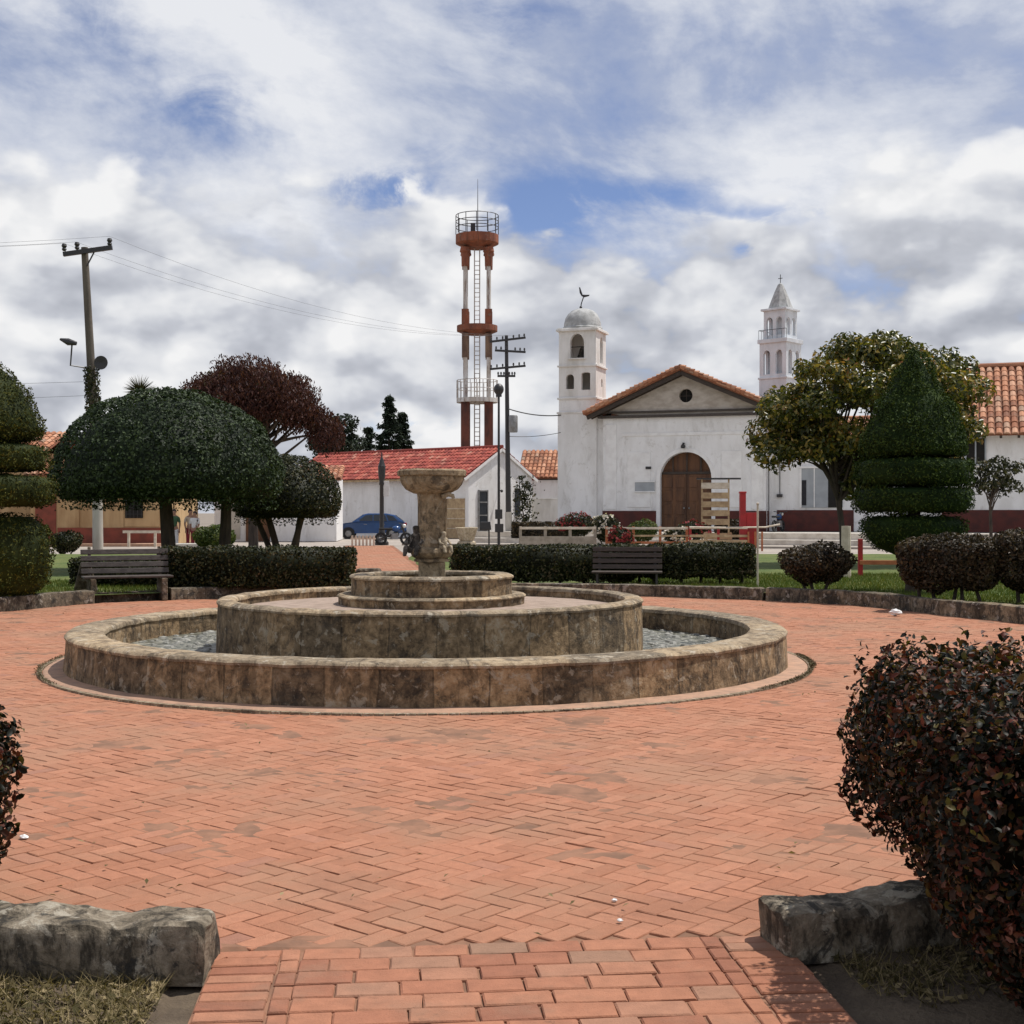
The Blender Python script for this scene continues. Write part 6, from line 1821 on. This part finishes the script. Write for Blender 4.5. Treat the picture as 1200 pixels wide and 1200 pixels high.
# ------------------------------------------------------------------ car
def wheel(parent, x, y, z, r=0.31, w=0.2):
    mb = MB()
    mb.lathe([(r * .62, -w / 2), (r * .93, -w / 2), (r, -w / 2 + .03), (r, w / 2 - .03), (r * .93, w / 2), (r * .62, w / 2)], 28, closed=True)
    mb.v = [(x + a, y + c, z + b) for a, b, c in mb.v]
    wh_ = mb.build('wheel', 'rubber', parent, smooth=True)
    mb = MB(); mb.lathe([(0, -w / 2 + .02), (r * .15, -w / 2 + .0), (r * .60, -w / 2 + .03), (r * .62, -w / 2 + .01), (r * .62, w / 2 - .01), (r * .3, w / 2 - .02), (0, w / 2 - .02)], 20)
    mb.v = [(x + a, y + c, z + b) for a, b, c in mb.v]
    mb.build('rim', 'grey_metal', wh_, smooth=True)
car = thing('parked_car', 'dark blue hatchback parked by the white house', 'car', (-8.55, 80.3, 0), R(3))
# side outline (x left = front), symmetric about y
low = [(-2.12, .42), (-2.16, .62), (-2.08, .80), (-1.55, .93), (-1.10, .99), (-.5, 1.0), (.8, 1.02), (1.6, 1.04), (2.02, 1.02), (2.12, .80), (2.14, .5), (2.05, .34), (-2.0, .30)]
mb = MB(); n_ = len(low)
vs = []
for y, k, dz in ((-.84, 1.0, 0), (-.80, .985, .0), (.80, .985, 0), (.84, 1.0, 0)):
    pass
secs = [(-.74, .97, .02), (-.85, 1.0, 0.0), (.85, 1.0, 0.0), (.74, .97, .02)]
vs = [(x * k, y, z - (0.02 if dz and z > .9 else 0)) for (y, k, dz) in secs for (x, z) in low]
fs = [tuple(range(n_)), tuple(range(4 * n_ - 1, 3 * n_ - 1, -1))]
for s in range(3):
    for i in range(n_):
        j = (i + 1) % n_; fs.append((s * n_ + i, (s + 1) * n_ + i, (s + 1) * n_ + j, s * n_ + j))
mb._add(vs, fs); mb.build('body', 'car_paint', car, bevel=0.05)
mb = MB()
cab = [(-1.12, .98, .74), (-.42, 1.46, .60), (-.15, 1.52, .58), (.9, 1.52, .58), (1.45, 1.42, .58), (2.0, 1.0, .72)]
vs = [(x, -w, z) for x, z, w in cab] + [(x, w, z) for x, z, w in cab]; m_ = len(cab)
fs = [tuple(range(m_)), tuple(range(2 * m_ - 1, m_ - 1, -1))] + [(i, i + m_, (i + 1) % m_ + m_, (i + 1) % m_) for i in range(m_)]
mb._add(vs, fs); mb.build('cabin', 'car_paint', car, bevel=0.04)
def sidewin(pts, s, name='side_window'):
    mb = MB()
    def yw(z): return .74 + (.58 - .74) * (z - .98) / .54 + .012
    vs = [(x, s * yw(z), z) for x, z in pts] + [(x, s * (yw(z) - .03), z) for x, z in pts]; k = len(pts)
    mb._add(vs, [tuple(range(k)), tuple(range(2 * k - 1, k - 1, -1))] + [(i, i + k, (i + 1) % k + k, (i + 1) % k) for i in range(k)])
    mb.build(name, 'dark_glass', car)
for s in (-1, 1):
    sidewin([(-.78, 1.05), (-.28, 1.41), (.12, 1.44), (.12, 1.05)], s)
    sidewin([(.18, 1.05), (.18, 1.44), (.85, 1.44), (1.0, 1.05)], s)
    sidewin([(1.08, 1.07), (.95, 1.43), (1.33, 1.36), (1.62, 1.08)], s)
mb = MB(); mb._add([(-1.10, -.66, 1.02), (-1.10, .66, 1.02), (-.46, .54, 1.46), (-.46, -.54, 1.46), (-1.06, -.66, 1.0), (-1.06, .66, 1.0), (-.42, .54, 1.44), (-.42, -.54, 1.44)], [(0, 1, 2, 3), (7, 6, 5, 4), (0, 4, 5, 1), (1, 5, 6, 2), (2, 6, 7, 3), (3, 7, 4, 0)]); mb.build('windscreen', 'dark_glass', car)
mb = MB(); mb._add([(1.99, -.62, 1.06), (1.99, .62, 1.06), (1.5, .52, 1.42), (1.5, -.52, 1.42), (1.95, -.62, 1.04), (1.95, .62, 1.04), (1.46, .52, 1.40), (1.46, -.52, 1.40)], [(0, 1, 2, 3), (7, 6, 5, 4), (0, 4, 5, 1), (1, 5, 6, 2), (2, 6, 7, 3), (3, 7, 4, 0)]); mb.build('rear_window', 'dark_glass', car)
for s in (-1, 1):
    mb = MB(); mb.box((-2.06, s * .6, .72), (0.16, .34, .14)); mb.build('headlight', 'lamp_lens', car, bevel=0.02)
    mb = MB(); mb.box((2.06, s * .66, .86), (0.16, .28, .18)); mb.build('tail_light', 'lens_red', car, bevel=0.02)
    mb = MB(); mb.box((-.72, s * .86, 1.04), (0.14, .18, .12)); mb.build('mirror', 'car_paint', car, bevel=0.03)
    mb = MB()
    for x in (-.3, .75): mb.box((x, s * .857, .86), (0.2, .02, .03))
    mb.build('door_handle', 'grey_metal', car)
    for x in (-1.32, 1.30):
        wheel(car, x, s * .76, .31)
        mb = MB(); mb.lathe([(.30, 0), (.38, 0), (.38, .012), (.30, .012)], 24, closed=True); mb.v = [(x + a, s * .851 + c * s, .31 + b) for a, b, c in mb.v]; mb.build('wheel_arch', 'rubber', car)
mb = MB(); mb.box((-2.12, 0, .40), (0.1, 1.5, .18)); mb.box((2.10, 0, .42), (0.1, 1.5, .2)); mb.build('bumper', 'black_metal', car, bevel=0.03)
mb = MB(); mb.box((2.155, 0, .70), (0.02, .42, .13)); mb.build('number_plate', 'paper_white', car)

# motorbike on the terrace
mo = thing('motorbike', 'dark motorbike parked against the maroon wall beside the church corner', 'motorbike', (*chp(HW + 0.75, -0.9), 0.58), R(60))
for x in (-.62, .62):
    mb = MB(); mb.lathe([(.19, -.05), (.28, -.05), (.31, 0), (.28, .05), (.19, .05)], 20, closed=True); mb.v = [(x + a, c, .31 + b) for a, b, c in mb.v]; w_ = mb.build('wheel', 'rubber', mo, smooth=True)
    mb = MB()
    for k in range(6): mb.tube([(x, 0, .31), (x + .2 * math.cos(k * PI / 3), 0, .31 + .2 * math.sin(k * PI / 3))], .015, 4)
    mb.build('rim', 'grey_metal', w_)
mb = MB(); mb.bar((-.62, 0, .31), (-.1, 0, .5), .14, .06); mb.bar((.62, 0, .31), (.40, 0, .95), .10, .07, (0, 1, 0)); mb.bar((-.2, 0, .45), (.42, 0, .80), .08, .08); mb.build('frame', 'black_metal', mo, bevel=0.01)
mb = MB(); mb.ball((.12, 0, .78), .2, 12, 8, (1.2, .7, .75)); mb.build('fuel_tank', 'car_paint', mo, smooth=True)
mb = MB(); mb.box((-.38, 0, .78), (.66, .24, .10)); mb.build('seat', 'rubber', mo, bevel=0.04)
mb = MB(); mb.box((.05, 0, .42), (.34, .28, .3)); mb.tube([(.0, .16, .3), (-.7, .18, .34)], .045, 8); mb.build('engine', 'grey_metal', mo, bevel=0.03)
mb = MB(); mb.tube([(.34, -.36, 1.05), (.42, -.1, 1.0), (.42, .1, 1.0), (.34, .36, 1.05)], .02, 6); mb.build('handlebar', 'black_metal', mo)
mb = MB(); mb.ball((.52, 0, .92), .1); mb.build('headlight', 'lamp_lens', mo, smooth=True)

mo2 = copy_tree(mo); mo2.location = (-5.75, 64.2, 0); mo2.rotation_euler = (0, 0, R(15)); mo2['label'] = 'dark motorbike parked at the foot of the black lantern post'
t = thing('low_fence', 'low white picket fence at the kerb in front of the blue car', 'fence', (-7.55, 62.5, 0))
for k in range(7):
    mb = MB(); mb.box((k * .17, 0, .24), (0.09, .05, .5)); mb.build('picket', 'white_wood', t)
mb = MB(); mb.box((.51, .05, .34), (1.2, .04, .07)); mb.build('rail', 'white_wood', t)
mb = MB(); mb.lathe([(0, 0), (.42, 0), (.40, .3), (.30, .36), (.33, .42), (.46, .86), (.50, .92), (.44, .94), (.40, .86), (0, .80)], 18, jit=0.01); o = mb.build('stone_planter', 'pale_stone', smooth=True, loc=(-1.95, 57.0, 0)); tag(o, 'pale stone planter behind the hedge, right of the fountain column', 'planter')
t = thing('black_bin', 'small black box bin on a thin leg before the white gable', 'bin', (-1.15, 57.5, 0))
mb = MB(); mb.box((0, 0, 1.0), (.5, .3, .36), taper=.85); mb.build('box', 'black_metal', t, bevel=.03)
mb = MB(); mb.tube([(.15, 0, -.02), (.15, 0, .85)], .035, 8); mb.build('leg', 'black_metal', t)
t = thing('potted_climber', 'dark climbing plant against the wall right of the utility pole', 'plant', (0.75, 76, 0))
m = 1500; Pq = np.stack([RNG.normal(size=m) * .28, RNG.normal(size=m) * .2, 0.5 + 3.2 * RNG.random(m)], 1); kk = np.array([nz(p, 2.2, 3) > -0.12 for p in Pq]); Pq = Pq[kk]
tri_mesh('foliage', [leaf_tris(Pq, RNG.normal(size=(len(Pq), 3)) + np.array([0, -.5, .3]), .16, .6, .1, .5)], 'leaf_hedge', t)
mb = MB(); branch(mb, (0, 0, -.05), (0, 0, 1), 3.4, .05, .02, 6, 7, .08, 0, 3); mb.build('stem', 'bark', t, smooth=True)

# ------------------------------------------------------------------ people
def person(label, loc, rz, shirt, trousers, arm=0.0, h=1.68):
    t = thing('person', label, 'person', loc, rz)
    k = h / 1.72
    def fingers(base, d, side):
        out = []
        for i, (off, L) in enumerate(((-.03, .065), (-.01, .075), (.01, .072), (.03, .055))):
            out.append(((base[0] + .01, base[1] + off, base[2] - .05), .011)); out.append(((base[0] + .02, base[1] + off * 1.15, base[2] - .05 - L), .009))
        return out
    raw = [((0, 0, .95), .13), ((0, 0, 1.10), .125), ((0, 0, 1.28), .145), ((0, 0, 1.42), .12), ((0, 0, 1.50), .055), ((.015, 0, 1.58), .085), ((.02, 0, 1.66), .085), ((.01, 0, 1.72), .05), ((.10, 0, 1.59), .025)]
    ed = [(0, 1), (1, 2), (2, 3), (3, 4), (4, 5), (5, 6), (6, 7), (5, 8)]
    for s in (-1, 1):
        b = len(raw)
        raw += [((0, s * .10, .88), .10), ((.01, s * .11, .50), .062), ((-.01, s * .115, .09), .042), ((.06, s * .12, .035), .04), ((.16, s * .13, .03), .03)]
        ed += [(0, b), (b, b + 1), (b + 1, b + 2), (b + 2, b + 3), (b + 3, b + 4)]
        b = len(raw)
        ax = arm if s > 0 else 0.0
        raw += [((0, s * .17, 1.41), .065), ((-.02 + .1 * ax, s * .235, 1.14), .045), ((.08 + .22 * ax, s * .225, .92 + .12 * ax), .032), ((.10 + .26 * ax, s * .22, .85 + .14 * ax), .034)]
        ed += [(3, b), (b, b + 1), (b + 1, b + 2), (b + 2, b + 3)]
        hb = raw[-1][0]; hi = len(raw) - 1
        for (p, r) in fingers(hb, 1, s): raw.append((p, r))
        for i in range(4): ed += [(hi, hi + 1 + 2 * i), (hi + 1 + 2 * i, hi + 2 + 2 * i)]
        raw.append(((hb[0] + .045, hb[1] - s * .02, hb[2] - .03), .012)); ed.append((hi, len(raw) - 1))
    skin_body('body', [tuple(c * k for c in p) for p, r in raw], ed, [r * k for p, r in raw], 'skin', t)
    e = .016
    sv = [((0, 0, .93), .14), ((0, 0, 1.10), .138), ((0, 0, 1.28), .158), ((0, 0, 1.42), .13), ((0, 0, 1.465), .08)]; se = [(0, 1), (1, 2), (2, 3), (3, 4)]
    for s in (-1, 1):
        b = len(sv); ax = arm if s > 0 else 0
        sv += [((0, s * .17, 1.41), .078), ((-.02 + .1 * ax, s * .235, 1.16), .06)]; se += [(3, b), (b, b + 1)]
    skin_body('shirt', [tuple(c * k for c in p) for p, r in sv], se, [r * k for p, r in sv], shirt, t)
    tv = [((0, 0, .98), .14)]; te = []
    for s in (-1, 1):
        b = len(tv); tv += [((0, s * .10, .86), .112), ((.01, s * .11, .50), .08), ((-.01, s * .115, .10), .062)]; te += [(0, b), (b, b + 1), (b + 1, b + 2)]
    skin_body('trousers', [tuple(c * k for c in p) for p, r in tv], te, [r * k for p, r in tv], trousers, t)
    mb = MB(); mb.ball((-.015 * k, 0, 1.66 * k), .108 * k, 12, 8, (1, .95, 1.0)); mb.v = [(x, y, max(z, (1.60 if x < .02 else 1.685) * k)) for x, y, z in mb.v]
    mb.build('hair', 'hair', t, smooth=True)
    return t
person('person in a green top and white trousers standing under the domed tree', (-14.05, 55, 0), R(-80), 'cloth_green', 'cloth_white')
person('person in a cream top and dark red trousers beside the one in green', (-13.45, 55.3, 0), R(-60), 'cloth_cream', 'cloth_red', 0.8)
person('person in a white top and red trousers, rightmost of the group under the tree', (-13.12, 54.7, 0), R(-110), 'cloth_white', 'cloth_red', 0.5, 1.6)
# low concrete block they stand behind
mb = MB(); mb.box((0, 0, 0.2), (1.1, 0.5, 0.42)); o = mb.build('concrete_block', 'concrete', bevel=0.03, loc=(-12.2, 50.2, 0)); tag(o, 'low concrete block behind the left hedge below the people', 'block')
# pale barrier rail by the ochre house
t = thing('barrier', 'white barrier rail in front of the ochre house', 'barrier', (-16.8, 60, 0))
mb = MB(); mb.box((0, 0, .70), (1.7, .08, .12)); mb.build('rail', 'white_wood', t)
for x in (-.6, .6):
    mb = MB(); mb.box((x, .05, .33), (.1, .1, .66)); mb.build('post', 'white_wood', t)

# ------------------------------------------------------------------ litter
def paper(label, loc, s, seed):
    random.seed(seed); mb = MB()
    mb.ball((0, 0, s * .45), s, 9, 6, (1, .8, .5))
    mb.v = [(x + random.uniform(-.2, .2) * s, y + random.uniform(-.2, .2) * s, z + random.uniform(-.12, .12) * s) for x, y, z in mb.v]
    o = mb.build('crumpled_paper', 'paper_white', loc=loc); tag(o, label, 'litter')
paper('white crumpled paper on the bricks by the right kerb', (5.9, 20.35, 0.012), 0.10, 3)
paper('white scrap on the bricks below the left shrub', (-2.38, 6.45, 0.005), 0.022, 4)
paper('small white scrap on the bricks before the path, right of the middle', (0.42, 5.15, 0.005), 0.012, 5)
paper('tiny pale scrap on the bricks just above the path edge', (0.42, 5.42, 0.005), 0.012, 6)
